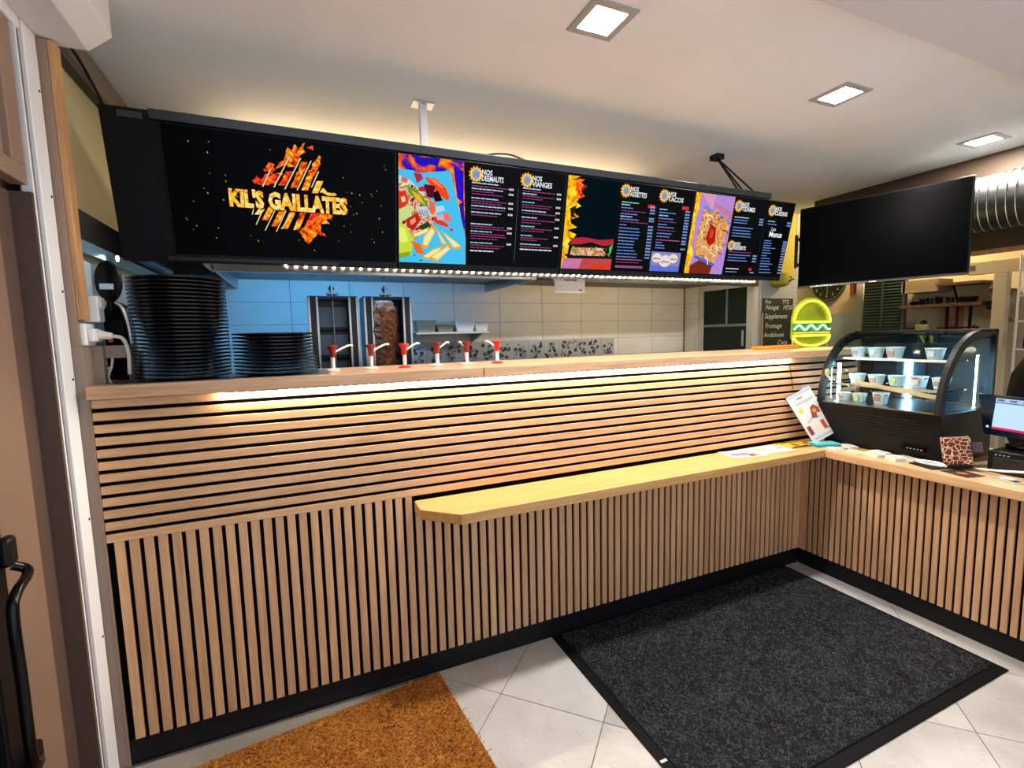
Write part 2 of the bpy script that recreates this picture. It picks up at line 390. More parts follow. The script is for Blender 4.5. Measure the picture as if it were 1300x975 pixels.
MB().box(1.131, 1.66, 1.2985, 1.301, 2.001, ZC); MB().box(1.185, 1.66, 1.2985, 1.6, 1.93, ZC).build('upper_panel', YELLOW, pil)
MB().box(1.66, 1.70, 1.295, 1.6, 1.93, ZC).build('corner_bead', GREYP, pil)
# bulkhead, back room to the right
bk = struct(MB().box(1.40, 1.56, -3.4, .95, 1.945, ZC-.001).build('wall_bulkhead', DBROWN))
for k, (a0, a1) in enumerate(((-1.1, .06), (.07, .6), (.61, .94))):
    MB().box(1.42, 1.54, a0, a1, 1.925, 1.944).build('plank', PINE, bk)
wk = struct(MB().box(2.55, 2.7, -3.4, 2.4, 0, ZC).build('wall_side', CREAM))
wq = struct(MB().box(1.26, 2.55, 2.2, 2.35, 0, ZC).build('wall_rear', CREAM))
MB().box(2.535, 2.55, 1.15, 2.19, 0, 1.60).build('wainscot', mat('pale blue panel', '#a9c0c4', .4), wk)
MB().box(2.50, 2.55, 1.17, 1.23, 0, 2.1).build('door_jamb', mat('pale jamb', '#b8c0bb', .5), wk)
# left entrance: door leaf, transom, frame
d1 = struct(thing('door_1', 'brown entrance door with black pull bar', None, (-3.45, -.6, 0)))
MB().box(-3.50, -3.478, -.262, -.114, 0.01, 1.885).build('stile', mat('shaded recess brown', '#55423a', .55), d1, bevel=.002)  # brown darkened so the colour carries the recess shade
MB().box(-3.49, -3.448, -.472, -.266, 0.01, 1.885).build('leaf_panel', BROWN, d1, bevel=.002)
MB().box(-3.49, -3.446, -1.25, -.476, 0.01, 1.885).build('glazed_leaf', mat('dark door glass', '#0c0d10', .15), d1)
MB().box(-3.47, -3.425, -.56, -.478, 0.01, 1.05).build('black_stile', BLACK, d1, bevel=.006)
MB().box(-3.47, -3.432, -1.25, -.132, 1.90, 1.95).build('transom_rail', BROWNL, d1, bevel=.003)
MB().box(-3.48, -3.448, -1.25, -.20, 1.95, 2.32).build('transom_panel', BROWNL, d1)
MB().box(-3.47, -3.432, -.20, -.132, 1.95, 2.33).build('transom_stile', BROWNL, d1, bevel=.003)
pb = MB(); pb.tube(smoothcurve([(-3.425, -.455, .94), (-3.405, -.448, .925), (-3.395, -.47, .915), (-3.39, -.535, .90), (-3.388, -.56, .86), (-3.388, -.56, .7), (-3.388, -.56, .52), (-3.395, -.52, .48), (-3.425, -.49, .47)]), .011, 12)
pl = pb.build('pull_bar', GLOSSB, d1, smooth=True)
for z in (.985, .465): MB().box(-3.43, -3.405, -.505, -.462, z-.035, z+.035).build('bracket', BLACK, pl, bevel=.01)
MB().box(-3.50, -3.47, -.47, -.13, -.003, .01).build('threshold', ALU, d1)
MB().box(-3.50, -3.429, -.126, -.113, 0.0, 1.885).build('jamb', MATS['shaded recess brown'], d1)  # same darkened brown, recess shade painted across the jamb
fm = struct(thing('trim_5', 'white aluminium door frame beside the counter', None, (-3.43, -.06, 0)))
MB().box(-3.455, -3.427, -.113, -.107, 0, 2.345).build('frame_lip', WHITE, fm, bevel=.002)
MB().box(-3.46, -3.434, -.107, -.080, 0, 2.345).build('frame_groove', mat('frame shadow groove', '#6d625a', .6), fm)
fs = MB().box(-3.455, -3.423, -.080, -.004, 0, 2.365).build('frame_strip', WHITE, fm, bevel=.003)
for z in (1.35, 1.62, 1.9, 2.2, .9, .5): MB().cyl((-3.424, -.02, z), (-3.421, -.02, z), .004, n=8).build('screw', STEELD, fs)
MB().box(-3.46, -3.425, -1.3, -.09, 2.33, 2.365).build('frame_head', WHITE, fm, bevel=.003)
ps = struct(thing('trim_6', 'taupe post between door frame and counter with pine edge', None, (-3.42, .03, 0)))
MB().box(-3.46, LX-.006, .0, .07, 0, 1.452).build('post_lower', TAUPE, ps, bevel=.002)
MB().box(LX-.006, LX-.001, -.004, .006, 0, ZT-.045).build('post_edge', BROWNL, ps)
MB().box(-3.46, -3.402, .0, .05, 1.452, 2.36).build('post_upper', BROWNL, ps, bevel=.002)
MB().box(-3.402, -3.385, .004, .05, 1.535, 2.36).build('pine_edge', PINE, ps, bevel=.002)
wlf = struct(MB().box(-3.7, -3.50, -3.4, .06, 0, ZC).build('wall_front', BROWN))

# ================================================================ LAMPS OF THE PLACE
def downlight(x, y, z, label):
    t = thing('ceiling_downlight', label, 'ceiling light', (x, y, z), group='square ceiling downlights')
    f = MB(); a, b = .092, .063
    f.box(-a, a, -a, -b, -.006, 0); f.box(-a, a, b, a, -.006, 0); f.box(-a, -b, -b, b, -.006, 0); f.box(b, a, -b, b, -.006, 0)
    f.build('frame', mat('downlight trim', '#a8a6a4', .5), t, world=False, bevel=.001, seg=1)
    q = MB(); q.box(-b, b, -b, b, -.003, -.0005); q.build('diffuser', emis('downlight glow', '#fff8f0', DOWNLIGHT), t, world=False)
downlight(-1.726, -.416, ZC, 'square ceiling downlight nearest the entrance, largest in view')
downlight(-.359, -.373, ZC, 'square ceiling downlight above the corner of the two counters')
downlight(1.05, -.324, ZC, 'square ceiling downlight beyond the black television, smallest in view')
def led_strip(name, label, x0, x1, y, z, step, strength, tilt, mat_name, emc, rail, baffle=False):
    t = thing(name, label, 'light strip', ((x0+x1)/2, y, z), (tilt, 0, 0))
    r = MB(); h = (x1-x0)/2; r.box(-h, h, -.006, .006, 0, .003); r.build('tape', rail, t, world=False)
    if baffle: MB().box(-h, h, .008, .0095, -.016, .003).build('added_baffle', BLACK, t, world=False)  # added baffle, keeps diode light off the card behind
    d = MB(); n = int((x1-x0)/step)
    for i in range(n+1):
        x = -h+i*(2*h)/n; rr = .0055
        d.lathe([(rr, -.0002), (rr*.8, -.003), (rr*.3, -.0045)], (x, 0, 0), 6)
    o = d.build('diodes', emis(mat_name, emc, strength), t, world=False); o['kind'] = 'stuff'
    return t

# ================================================================ MAIN COUNTER
ctr = thing('bar_counter', 'long front counter clad in oak slats with black plinth', 'counter', (-1.6, .2, 0))
MB().box(LX, .50, .030, .44, 0, ZT-.042).build('body', mat('counter carcass', '#3a3028', .7), ctr)
MB().box(LX, .50, .012, .030, ZB, ZT-.042).build('felt_backing', FELT, ctr)
MB().box(LX, -.002, .004, .030, 0.0, ZB).build('plinth', BASEB, ctr)
vs_me = MB().box(-.0135, .0135, 0, .012, -(ZS-ZB)/2, (ZS-ZB)/2)
s0 = vs_me.build('slat', SLAT, ctr, bevel=.001, seg=1); vme = s0.data
ZU = ZL-.043   # slats under the ledge stop at its underside
q0 = MB().box(-.0135, .0135, 0, .012, -(ZU-ZB)/2, (ZU-ZB)/2).build('slat', SLAT, ctr, bevel=.001, seg=1); ume = q0.data
bpy.data.objects.remove(q0)
for k in range(85):
    x = -3.373+.0135+k*.04
    if k == 84: x = -.0125
    if x < -2.385: loc, me_ = (x, 0, (ZS+ZB)/2), vme
    else: loc, me_ = (x, 0, (ZU+ZB)/2), ume
    if k == 0: s0.location = loc; s0.matrix_parent_inverse = mw(ctr).inverted()
    else: inst('slat', me_, ctr, loc, (0, 0, 0), .001)
hl = .50-LX
h0 = MB().box(-.0135, .0135, 0, .012, -hl/2, hl/2).build('horizontal_slat', SLAT, ctr, bevel=.001, seg=1); hme = h0.data
for k in range(12):
    loc = (LX+hl/2, -.0005, ZS+.0135+k*.0407)
    o = h0 if k == 0 else inst('horizontal_slat', hme, ctr, loc, (0, 0, 0), .001)
    o.location = loc; o.rotation_euler = (0, math.pi/2, 0)
# service counter on the right
sc = thing('service_counter', 'right service counter clad in vertical oak slats with black plinth', 'counter', (.3, -1.1, 0))
MB().box(.030, .60, -2.3, -.002, 0, ZL-.045).build('body', MATS['counter carcass'], sc)
MB().box(.012, .030, -2.3, .0, ZB, ZL-.045).build('felt_backing', FELT, sc)
MB().box(.004, .030, -2.3, .0, 0, ZB).build('plinth', BASEB, sc)
rs = MB().box(0, .012, -.0112, .0112, -(ZL-.045-ZB)/2, (ZL-.045-ZB)/2).build('slat', SLAT, sc, bevel=.001, seg=1); rme = rs.data
for k in range(44):
    y = -.7111+.0165+21*.033-.0165-k*.033-.0165
    if k == 0: inst('slat', rme, sc, (0, -.0120, (ZL-.045+ZB)/2), (0, 0, 0), .001)
    loc = (0, y, (ZL-.045+ZB)/2)
    inst('slat', rme, sc, loc, (0, 0, 0), .001)
bpy.data.objects.remove(rs)
# worktops
def slab(name, label, poly, z0, z1, m, bev=.003):
    o = MB().prism(poly, 'z', z0, z1).build(name, m, bevel=bev); return tag(o, label, 'worktop')
slab('worktop', 'raised oak worktop carrying the black plate stacks', [(LX-.004, -.022), (-2.064, -.022), (-2.064, .44), (LX-.004, .44)], ZT-.042, ZT, TOPW)
slab('worktop', 'raised oak worktop carrying the neon burger', [(-2.060, -.022), (.62, -.022), (.62, .44), (-2.060, .44)], ZT-.042, ZT, TOPW)
slab('ledge_shelf', 'pale oak ledge with clipped corner projecting below horizontal slats', [(-2.377, 0), (-2.377, -.113), (-2.248, -.237), (-.152, -.237), (.06, -.001)], ZL-.042, ZL-.0005, LEDGEW)
slab('worktop', 'oak service worktop under the glass display case', [(-.152, -.239), (-.152, -2.35), (.64, -2.35), (.64, -.006), (.062, -.006)], ZL-.042, ZL, TOPY)
led_strip('counter_led_strip', 'warm light strip under the raised worktop edge', -3.02, -.16, -.014, ZT-.0455, .0345, LED_COUNTER, 0, 'counter diode glow', '#ffedcc', mat('led tape', '#e8e2d0', .5))

# ================================================================ MENU BOARD AND SCREENS
TILT = math.radians(12)
RX = Matrix.Rotation(TILT, 4, 'X')
def onboard(x, v, out=0):
    p = RX @ Vector((0, -out, v)); return Vector((x, .25+p.y, 1.76+p.z))
bd = thing('menu_board_frame', 'long black backing board carrying the menu screens above the counter', 'sign frame', onboard(-1.75, 0), (TILT, 0, 0))
MB().box(-3.335+1.75, -.155+1.75, .004, .05, -.004, .500).build('back_panel', mat('board black', '#04060a', .4, spec=.15), bd, world=False)
MB().box(-3.195+1.75, -.165+1.75, -.016, .02, .474, .507).build('top_rail', mat('dark satin rail', '#3e3f42', .25, .9), bd, world=False, bevel=.003)
MB().box(-3.195+1.75, -2.60+1.75, -.020, .004, .004, .020).build('bottom_rail', mat('rail black', '#17181a', .35, spec=.3), bd, world=False, bevel=.002)
MB().box(-3.335+1.75, -.155+1.75, .02, .05, .500, .506).build('cable_tray', BLACK, bd, world=False)
MB().box(-3.285+1.75, -3.215+1.75, -.002, .004, .472, .492).build('corner_latch', mat('latch dark', '#202226', .4), bd, world=False)
led_strip('board_led_strip', 'warm light strip along the lower edge of the menu board', -2.80, -.155, .243, 1.755, .036, LED_BOARD, 0, 'board diode glow', '#ffedd0', mat('dark led tape', '#4a3f2c', .6), True)
def tv(x0, x1, label):
    xc = (x0+x1)/2; t = thing('menu_screen', label, 'screen', onboard(xc, 0), (TILT, 0, 0), group='menu screens over the counter')
    h = (x1-x0)/2; MB().box(-h, h, -.012, .003, .003, .470).build('housing', BEZEL, t, world=False, bevel=.002)
    MB().box(-h+.006, h-.006, -.0135, -.0118, .028, .466).build('panel', SCREEN, t, world=False)
    return t, xc
A0 = -.0140
# --- logo screen
t, xc = tv(-3.172, -2.357, 'menu screen with a flaming grill logo on black')
a = Art(A0); O = lambda x, v: (x-xc, v)
random.seed(11)
def crop(px, py):
    # picture coordinates of the logo (photo crop grid) to the screen
    s = (px-130)/(1228-130); x = -2.983+s*.427
    v = .242+(545+s*45-py)/1098*.427*1.06
    return (x-xc, v)
def jag(pts, amp, m, sub=3):
    out = []
    for i in range(len(pts)):
        p, q = pts[i], pts[(i+1) % len(pts)]
        for k in range(sub):
            u = k/sub; out.append(crop(p[0]+(q[0]-p[0])*u+random.uniform(-amp, amp)*(k > 0), p[1]+(q[1]-p[1])*u+random.uniform(-amp, amp)*(k > 0)))
    a.poly(out, m)
def stripe(x0, y0, x1, y1, w0, m): a.poly([crop(x0, y0), crop(x0+w0, y0), crop(x1+w0, y1), crop(x1, y1)], m)
jag([(355, 395), (400, 350), (440, 385), (520, 280), (540, 330), (440, 430), (365, 420)], 14, FIRER)
jag([(460, 300), (510, 235), (560, 250), (540, 290), (650, 205), (660, 240), (560, 300), (500, 310)], 10, FIRER)
jag([(650, 190), (690, 95), (720, 120), (760, 65), (780, 100), (850, 45), (830, 90), (850, 130), (800, 150), (790, 190), (720, 260), (680, 260)], 9, FIRE)
jag([(860, 85), (915, 62), (925, 100), (890, 95)], 5, FIRER)
jag([(900, 230), (975, 140), (990, 155), (960, 230), (930, 290)], 8, FIRE)
for (x0, y0, x1, y1, m) in ((500, 330, 440, 430, FIRER), (570, 320, 500, 415, FIRER), (660, 300, 585, 425, FIRER), (700, 250, 690, 260, FIRE), (760, 300, 690, 440, FIRE), (800, 210, 770, 300, FIRE), (870, 280, 790, 460, FIRE), (925, 210, 860, 330, FIRE), (940, 370, 885, 480, FIREL)):
    stripe(x0, y0, x1, y1, 60, m)
for (x0, y0, x1, y1) in ((520, 290, 436, 445), (690, 180, 536, 445), (795, 180, 632, 458), (890, 195, 745, 460), (955, 285, 880, 430)):
    stripe(x0, y0, x1, y1, 11, E('#e8dcb0'))
for (x0, y0, x1, y1, m) in ((390, 640, 350, 690, FIREL), (480, 620, 410, 740, FIRE), (580, 640, 490, 790, FIRE), (680, 640, 585, 810, FIRE), (770, 650, 690, 820, FIRE), (870, 660, 780, 820, FIRER), (920, 660, 850, 800, FIRER)):
    stripe(x0, y0, x1, y1, 55, m)
for (x0, y0, x1, y1) in ((350, 620, 325, 690), (445, 600, 352, 780), (540, 630, 428, 830), (630, 650, 528, 840), (700, 650, 575, 815)):
    stripe(x0, y0, x1, y1, 9, E('#e8dcb0'))
jag([(730, 840), (780, 800), (860, 800), (930, 700), (960, 665), (1080, 680), (1060, 720), (1010, 720), (1045, 760), (960, 760), (950, 820), (1000, 880), (920, 850), (870, 900), (830, 945), (790, 920), (770, 870)], 9, FIRE)
jag([(960, 470), (1000, 430), (1030, 470), (1100, 470), (1125, 490), (1050, 500)], 6, FIREL)
for w_, x0, wd, k in (("KIL'S", 138, 305, 0), ("GAILLATES", 476, 750, 1)):
    p = crop(x0, 595+(x0-138)*.0); q = crop(x0+wd, 595)
    z0 = .242-.030
    a.text(w_, p[0], z0-.0, .083, E('#2a0a02'), q[0]-p[0]+.006, bold=.007)
    a.text(w_, p[0]+.002, z0+.001, .081, FIREL, q[0]-p[0]-.002, bold=.0045)
a.build('logo', t); a = Art(A0)
for k in range(70):
    x, v = random.uniform(-3.13, -2.40), random.uniform(.06, .44); l = random.uniform(.002, .006)
    if abs(x+2.76) < .2 and abs(v-.26) < .15 and random.random() < .7: continue
    c = random.choice(('#e8a040', '#d8c8a0', '#d0602a', '#c8d060')); a.line([O(x, v), O(x+l*.5, v-l)], .002, E(c))
a.build('sparks', t)['kind'] = 'stuff'

def column(a, xc, x0, x1, title, rows, v_title=.412, icon='#f0a020', scale=1.0):
    """one menu column: badge, heading, rows of print with prices"""
    par = a; a = Art(A0-.0035)
    ix = x0+.030*scale
    a.star(ix-xc, v_title+.008, .036*scale, .027*scale, 13, E('#f29a1e')); a.star(ix-xc+.001, v_title+.008, .029*scale, .024*scale, 9, E('#ffd24a'))
    a.disc(ix-xc, v_title+.008, .019*scale, E('#8fa6c8'), 14, .022*scale)
    for k in range(4): a.line([(ix-xc-.012+.007*k, v_title-.004), (ix-xc-.004+.007*k, v_title+.018)], .0018, E('#3a4a6a'))
    lines = title.split('\n'); z = v_title+.010
    for i, s in enumerate(lines):
        hgt = .030*scale if i == 0 else .033*scale
        a.text(s, ix+.028*scale-xc, z-i*.026*scale, hgt, E('#f2f4f8'), min(.03*len(s)*.55*scale, x1-ix-.045*scale) if i == 0 else min(.105*scale, x1-ix-.04*scale), bold=.0006)
    for (v, kind, ln, price) in rows:
        c = {'w': '#a9d4e8', 'm': '#a0407c', 'b': '#6a8fd8', 't': '#7fd0c8', 'r': '#e03040', 'p': '#c86ab0', 'h': '#e8eef4'}[kind]
        xx = x0+.012-xc; end = xx+(x1-x0-.02)*ln; hh = .0036 if kind in 'mp' else .0050
        while xx < end:
            wl_ = random.uniform(.010, .026); e2 = min(xx+wl_, end)
            a.rect(xx, e2, v-hh/2, v+hh/2, E(c)); xx = e2+.003
        if price:
            pxx = x1-.036-xc
            for k in range(3 if price == 1 else 4): a.rect(pxx+k*.0085, pxx+k*.0085+.006, v-.0042, v+.0042, E('#d8dce0' if price == 1 else '#8aa8e0'))
    a.build('menu_column', par)
# --- screen two: food photo and two columns
t, xc = tv(-2.353, -1.548, 'menu screen showing a wrap with fries on sky blue paper')
a = Art(A0)
def P2(x, y):
    s = (x-33)/(540+(y-30)*.035); yt = 30+(x-33)*.12
    tt = (y-yt)/(925-yt); return (-2.349+s*.285+(0.0)-xc+tt*s*.02, .466-tt*.436)
def poly2(pts, c): a.poly([P2(*p) for p in pts], c if not isinstance(c, str) else E(c))
poly2([(33, 30), (572, 95), (605, 925), (33, 925)], FSKY)
poly2([(200, 60), (370, 70), (350, 130), (230, 110)], '#1c1ab0'); poly2([(480, 130), (572, 170), (575, 420), (520, 380)], '#2a14c0'); poly2([(535, 430), (578, 400), (590, 700), (560, 560)], '#3016a8')
poly2([(33, 150), (150, 165), (180, 185), (455, 165), (600, 700), (605, 925), (33, 925)], '#46c0ee')
poly2([(33, 200), (120, 235), (210, 330), (280, 440), (150, 430), (33, 340)], '#b8d8e4'); poly2([(150, 180), (215, 190), (230, 230), (180, 265)], '#b02848'); poly2([(60, 210), (110, 230), (95, 265), (50, 250)], '#e86a4a')
poly2([(33, 260), (110, 270), (200, 300), (300, 400), (350, 470), (330, 560), (280, 640), (170, 720), (100, 720), (33, 640)], FOOD)
poly2([(240, 215), (330, 225), (420, 300), (455, 380), (430, 402), (350, 345), (280, 270)], '#f0481a'); poly2([(270, 225), (330, 235), (400, 300), (380, 300), (310, 255)], '#ff8a4a')
poly2([(100, 285), (180, 320), (270, 430), (282, 475), (200, 425), (110, 335)], '#5a9a2a'); poly2([(130, 320), (200, 360), (250, 440), (180, 400)], '#f0b42a')
poly2([(33, 330), (90, 325), (112, 420), (60, 475), (33, 470)], '#d83a1e'); poly2([(50, 380), (80, 370), (90, 410), (60, 420)], '#f6d8a0')
poly2([(33, 480), (110, 440), (150, 480), (100, 560), (33, 580)], '#c8d88a'); poly2([(170, 450), (262, 450), (300, 520), (230, 548)], '#c4cede')
for k in range(4): poly2([(195+k*20, 480), (203+k*20, 480), (222+k*18, 530), (214+k*18, 530)], '#6a7690')
poly2([(300, 340), (352, 320), (395, 402), (330, 412)], '#280a14'); poly2([(235, 270), (330, 285), (310, 385), (262, 372)], '#5a1028'); poly2([(185, 300), (240, 285), (250, 330), (205, 330)], '#c02030')
poly2([(90, 560), (180, 505), (212, 560), (150, 655), (100, 625)], '#b8241a'); poly2([(120, 570), (165, 540), (170, 580), (130, 610)], '#e8927a')
poly2([(190, 615), (262, 578), (292, 602), (240, 655)], '#1c4a1a'); poly2([(275, 410), (330, 410), (320, 520), (295, 510)], '#e86a4a'); poly2([(335, 450), (400, 440), (415, 480), (350, 500)], '#a8dce8')
poly2([(310, 560), (340, 530), (452, 600), (430, 618), (340, 590)], '#e03a2a'); poly2([(400, 500), (440, 500), (478, 560), (410, 575)], '#f0705a'); poly2([(340, 520), (400, 510), (410, 560), (350, 560)], '#c0b0d8'); poly2([(455, 625), (490, 630), (480, 655), (460, 645)], '#d82a1a')
poly2([(33, 580), (90, 610), (150, 720), (132, 862), (33, 892)], '#c6dc3c'); poly2([(33, 620), (80, 640), (110, 740), (60, 760), (33, 740)], '#e6ee7a'); poly2([(33, 850), (130, 830), (120, 870), (33, 895)], '#8aa81e')
poly2([(130, 740), (205, 760), (245, 852), (175, 842)], '#e86a1e')
for f_ in ([(130, 690), (280, 618), (292, 652), (150, 717)], [(220, 790), (232, 700), (310, 598), (342, 640), (262, 802)], [(330, 608), (422, 740), (442, 772), (390, 762)], [(380, 640), (520, 740), (572, 782), (500, 802)], [(290, 842), (390, 788), (412, 800), (322, 862)], [(215, 882), (320, 800), (402, 770), (382, 812), (262, 897)], [(280, 882), (452, 758), (482, 782), (342, 917)]):
    poly2(f_, '#e8a428'); cx = sum(p[0] for p in f_)/len(f_); cyv = sum(p[1] for p in f_)/len(f_)
    poly2([(cx+(p[0]-cx)*.80, cyv+(p[1]-cyv)*.74) for p in f_], random.choice(('#f4e88a', '#e4ecb0', '#f0dc6a')))
poly2([(200, 905), (222, 892), (218, 912)], '#101820'); poly2([(150, 862), (165, 850), (160, 870)], '#101820')
random.seed(5)
R1 = [(.385, 'w', .62, 0), (.372, 'm', .85, 1), (.361, 'w', .72, 0), (.350, 'm', .5, 1), (.339, 'm', .72, 0), (.322, 'w', .62, 0), (.311, 'm', .82, 1), (.301, 'm', .70, 0), (.289, 'w', .80, 1), (.277, 'm', .78, 0), (.262, 'w', .70, 1), (.250, 'm', .62, 0), (.212, 'w', .5, 0), (.202, 'm', .8, 1), (.192, 'm', .9, 0), (.180, 't', .5, 1), (.169, 'm', .8, 0), (.159, 'm', .84, 0), (.148, 'm', .64, 0), (.130, 't', .52, 1), (.119, 'm', .8, 0), (.108, 'm', .70, 0), (.094, 'h', .55, 0)]
R2 = [(.385, 'w', .45, 0), (.373, 'm', .82, 1), (.362, 'w', .35, 0), (.352, 'm', .8, 1), (.341, 'm', .5, 0), (.325, 't', .3, 0), (.313, 'm', .75, 1), (.303, 'm', .72, 0), (.288, 'w', .62, 1), (.276, 'm', .9, 0), (.258, 'w', .4, 1), (.246, 'm', .88, 0), (.234, 'm', .5, 0), (.218, 't', .35, 1), (.207, 'm', .8, 0), (.197, 'm', .6, 0), (.176, 't', .3, 1), (.165, 'm', .72, 0), (.155, 'm', .42, 0), (.136, 't', .52, 1), (.124, 'm', .8, 0), (.112, 'h', .82, 0)]
column(t, xc, -2.040, -1.812, 'NOS\nDEEMAUTS', R1)
column(t, xc, -1.790, -1.562, 'NOS\nVIANGES', R2)
a.rect(-1.8015-xc, -1.7995-xc, .05, .38, E('#5a5a60'))
a.build('food_photo', t)
# --- screen three
t, xc = tv(-1.544, -.744, 'menu screen showing a burger beside yellow flames on black')
a = Art(A0); P3 = lambda s, q: (-1.540+s*.30-xc, .466-q*.436)
a.poly([P3(0, 0), P3(1, 0), P3(1, 1), P3(0, 1)], E('#04121a'))
yl = [P3(0, 0), P3(.22, 0)]
for k in range(1, 26): yl.append(P3(.20+random.uniform(-.10, .14)-.10*(k/26), k/26))
a.poly(yl+[P3(.06, 1), P3(0, 1)], FYEL)
a.poly([P3(.14, .03), P3(.32, .02), P3(.22, .07), P3(.36, .09), P3(.26, .15), P3(.34, .20), P3(.20, .24), P3(.16, .14)], FIRER)
a.poly([P3(.08, .34), P3(.2, .30), P3(.16, .40), P3(.22, .44), P3(.10, .43)], E('#3a1404'))
a.poly([P3(.15, .66), P3(.4, .64), P3(.7, .66), P3(1, .64), P3(1, .70), P3(.8, .73), P3(.55, .69), P3(.35, .72), P3(.14, .73)], E('#b02a34'))
a.poly([P3(.12, .73), P3(1, .72), P3(1, .88), P3(.10, .88)], E('#0e1c18')); a.poly([P3(.18, .76), P3(.8, .75), P3(.85, .84), P3(.15, .85)], FOOD)
for k in range(22):
    s, q = random.uniform(.15, .9), random.uniform(.74, .86); a.line([P3(s, q), P3(s+.03, q+random.uniform(-.02, .02)), P3(s+.05, q+.02)], .003, E(random.choice(('#c8b060', '#6a8a4a', '#a03a2a', '#d8c880'))))
a.poly([P3(.92, .74), P3(.99, .70), P3(.97, .80), P3(.94, .82)], E('#4ac85a'))
a.poly([P3(.04, .885), P3(1, .87), P3(1, 1), P3(0, 1)], E('#c0484a')); a.poly([P3(.04, .89), P3(.4, .885), P3(.34, 1), P3(0, 1)], E('#c878a0')); a.poly([P3(.6, .93), P3(1, .92), P3(1, 1), P3(.55, 1)], E('#d0402a'))
R3 = [(.372, 't', .5, 0), (.360, 'w', .25, 2), (.345, 'b', .35, 2), (.330, 'm', .75, 2), (.316, 'b', .5, 0), (.303, 'w', .35, 2), (.290, 'b', .55, 2), (.277, 'm', .85, 0), (.262, 'b', .2, 2), (.246, 'b', .60, 2), (.230, 'b', .64, 2), (.214, 'b', .62, 2), (.198, 'b', .60, 2), (.182, 'b', .50, 2), (.166, 'b', .48, 2), (.150, 'b', .48, 2), (.134, 'b', .54, 2), (.118, 'b', .62, 2), (.102, 'b', .62, 2), (.088, 'p', .8, 0), (.074, 'm', .7, 0), (.054, 'p', .85, 0), (.048, 'p', .85, 0)]
R4 = [(.356, 'w', .25, 2), (.340, 'b', .55, 2), (.325, 'w', .3, 2), (.310, 'b', .5, 2), (.295, 'm', .6, 2), (.280, 'b', .3, 2), (.266, 'b', .55, 2), (.250, 'm', .62, 2), (.234, 'b', .50, 2), (.218, 'b', .42, 2), (.200, 'p', .8, 2), (.186, 'b', .2, 2), (.172, 'b', .3, 0), (.158, 'b', .32, 2)]
column(t, xc, -1.232, -1.000, 'NOS\nASSIETTES', R3, .418)
column(t, xc, -.985, -.760, 'NOS\nTACOS', R4, .415)
a.rect(-1.05-xc, -1.005-xc, .355, .372, E('#d83040')); a.rect(-.82-xc, -.775-xc, .365, .382, E('#d83040')); a.rect(-.995-xc, -.993-xc, .06, .37, E('#2a3040'))
a.rect(-.985-xc, -.780-xc, .034, .138, E('#8a86b8')); a.rect(-.985-xc, -.780-xc, .034, .066, E('#5a74d0'))
for (x, v, r) in ((-.945, .105, .036), (-.83, .105, .036), (-.885, .090, .046)):
    a.disc(x-xc, v, r*.92, E('#d8c8d0'), 18, r*.72); a.disc(x-xc, v, r*.80, E('#e8dce0'), 18, r*.62); a.line([(x-xc-r*.6, v-r*.2), (x-xc-r*.2, v+r*.02), (x-xc+r*.2, v-r*.18), (x-xc+r*.6, v-r*.05)], .006, E('#8a4a2a'))
    a.line([(x-xc-r*.5, v-r*.28), (x-xc, v-r*.12), (x-xc+r*.5, v-r*.2)], .003, E('#e0a040'))
a.build('food_photo', t)
# --- screen four
t, xc = tv(-.740, .062, 'menu screen showing a tray of fries on lilac, at the right end')
a = Art(A0); P4 = lambda s, q: (-.735+s*.290-xc, .462-q*.432)
a.poly([P4(0, 0), P4(1, 0), P4(1, 1), P4(0, 1)], E('#b48ad2'))
a.poly([P4(0, 0), P4(.14, 0), P4(.10, .12), P4(.13, .2), P4(.07, .34), P4(.10, .5), P4(.06, .62), P4(.16, .75), P4(.1, .9), P4(.2, 1), P4(0, 1)], FYEL)
a.poly([P4(.15, .0), P4(.5, .0), P4(.45, .2), P4(.3, .1)], E('#d89ab8')); a.poly([P4(.5, .1), P4(1, .2), P4(1, .3), P4(.5, .16)], E('#c07aa8'))
a.poly([P4(.12, .9), P4(.4, .8), P4(.72, .86), P4(.66, 1), P4(.12, 1)], E('#7a2a1a'))
a.poly([P4(.28, .15), P4(.95, .30), P4(.88, .62), P4(.74, .86), P4(.20, .76), P4(.14, .62)], FRIES); a.poly([P4(.20, .76), P4(.74, .86), P4(.74, .90), P4(.19, .80)], E('#4a6ac8')); a.poly([P4(.24, .14), P4(.97, .30), P4(.96, .33), P4(.24, .18)], E('#7a8ac8'))
for k in range(95):
    s, q = random.uniform(.22, .86), random.uniform(.22, .78)
    if .40 < s < .66 and .40 < q < .64: continue
    an = random.uniform(-1.2, 1.2); l = random.uniform(.05, .12)
    a.line([P4(s, q), P4(s+l*math.cos(an), q+l*.7*math.sin(an)), P4(s+l*1.7*math.cos(an+.3), q+l*1.1*math.sin(an+.3))], random.uniform(.004, .008), E(random.choice(('#f0b868', '#c8703a', '#f6d8a8', '#8a3a1c', '#e89848', '#fae8d0'))))
a.poly([P4(.46, .36), P4(.62, .40), P4(.66, .58), P4(.52, .64), P4(.40, .56)], E('#b01c12')); a.poly([P4(.50, .42), P4(.58, .44), P4(.56, .54), P4(.48, .52)], E('#d8402a'))
R5 = [(.356, 'w', .5, 2), (.341, 'b', .48, 2), (.326, 'b', .46, 2), (.300, 'b', .7, 0), (.284, 'b', .62, 0), (.268, 'b', .66, 0), (.252, 'b', .66, 0), (.162, 'm', .8, 0), (.146, 'b', .78, 2), (.130, 'b', .62, 2), (.114, 'b', .7, 2), (.066, 'h', .45, 0), (.048, 'b', .4, 2)]
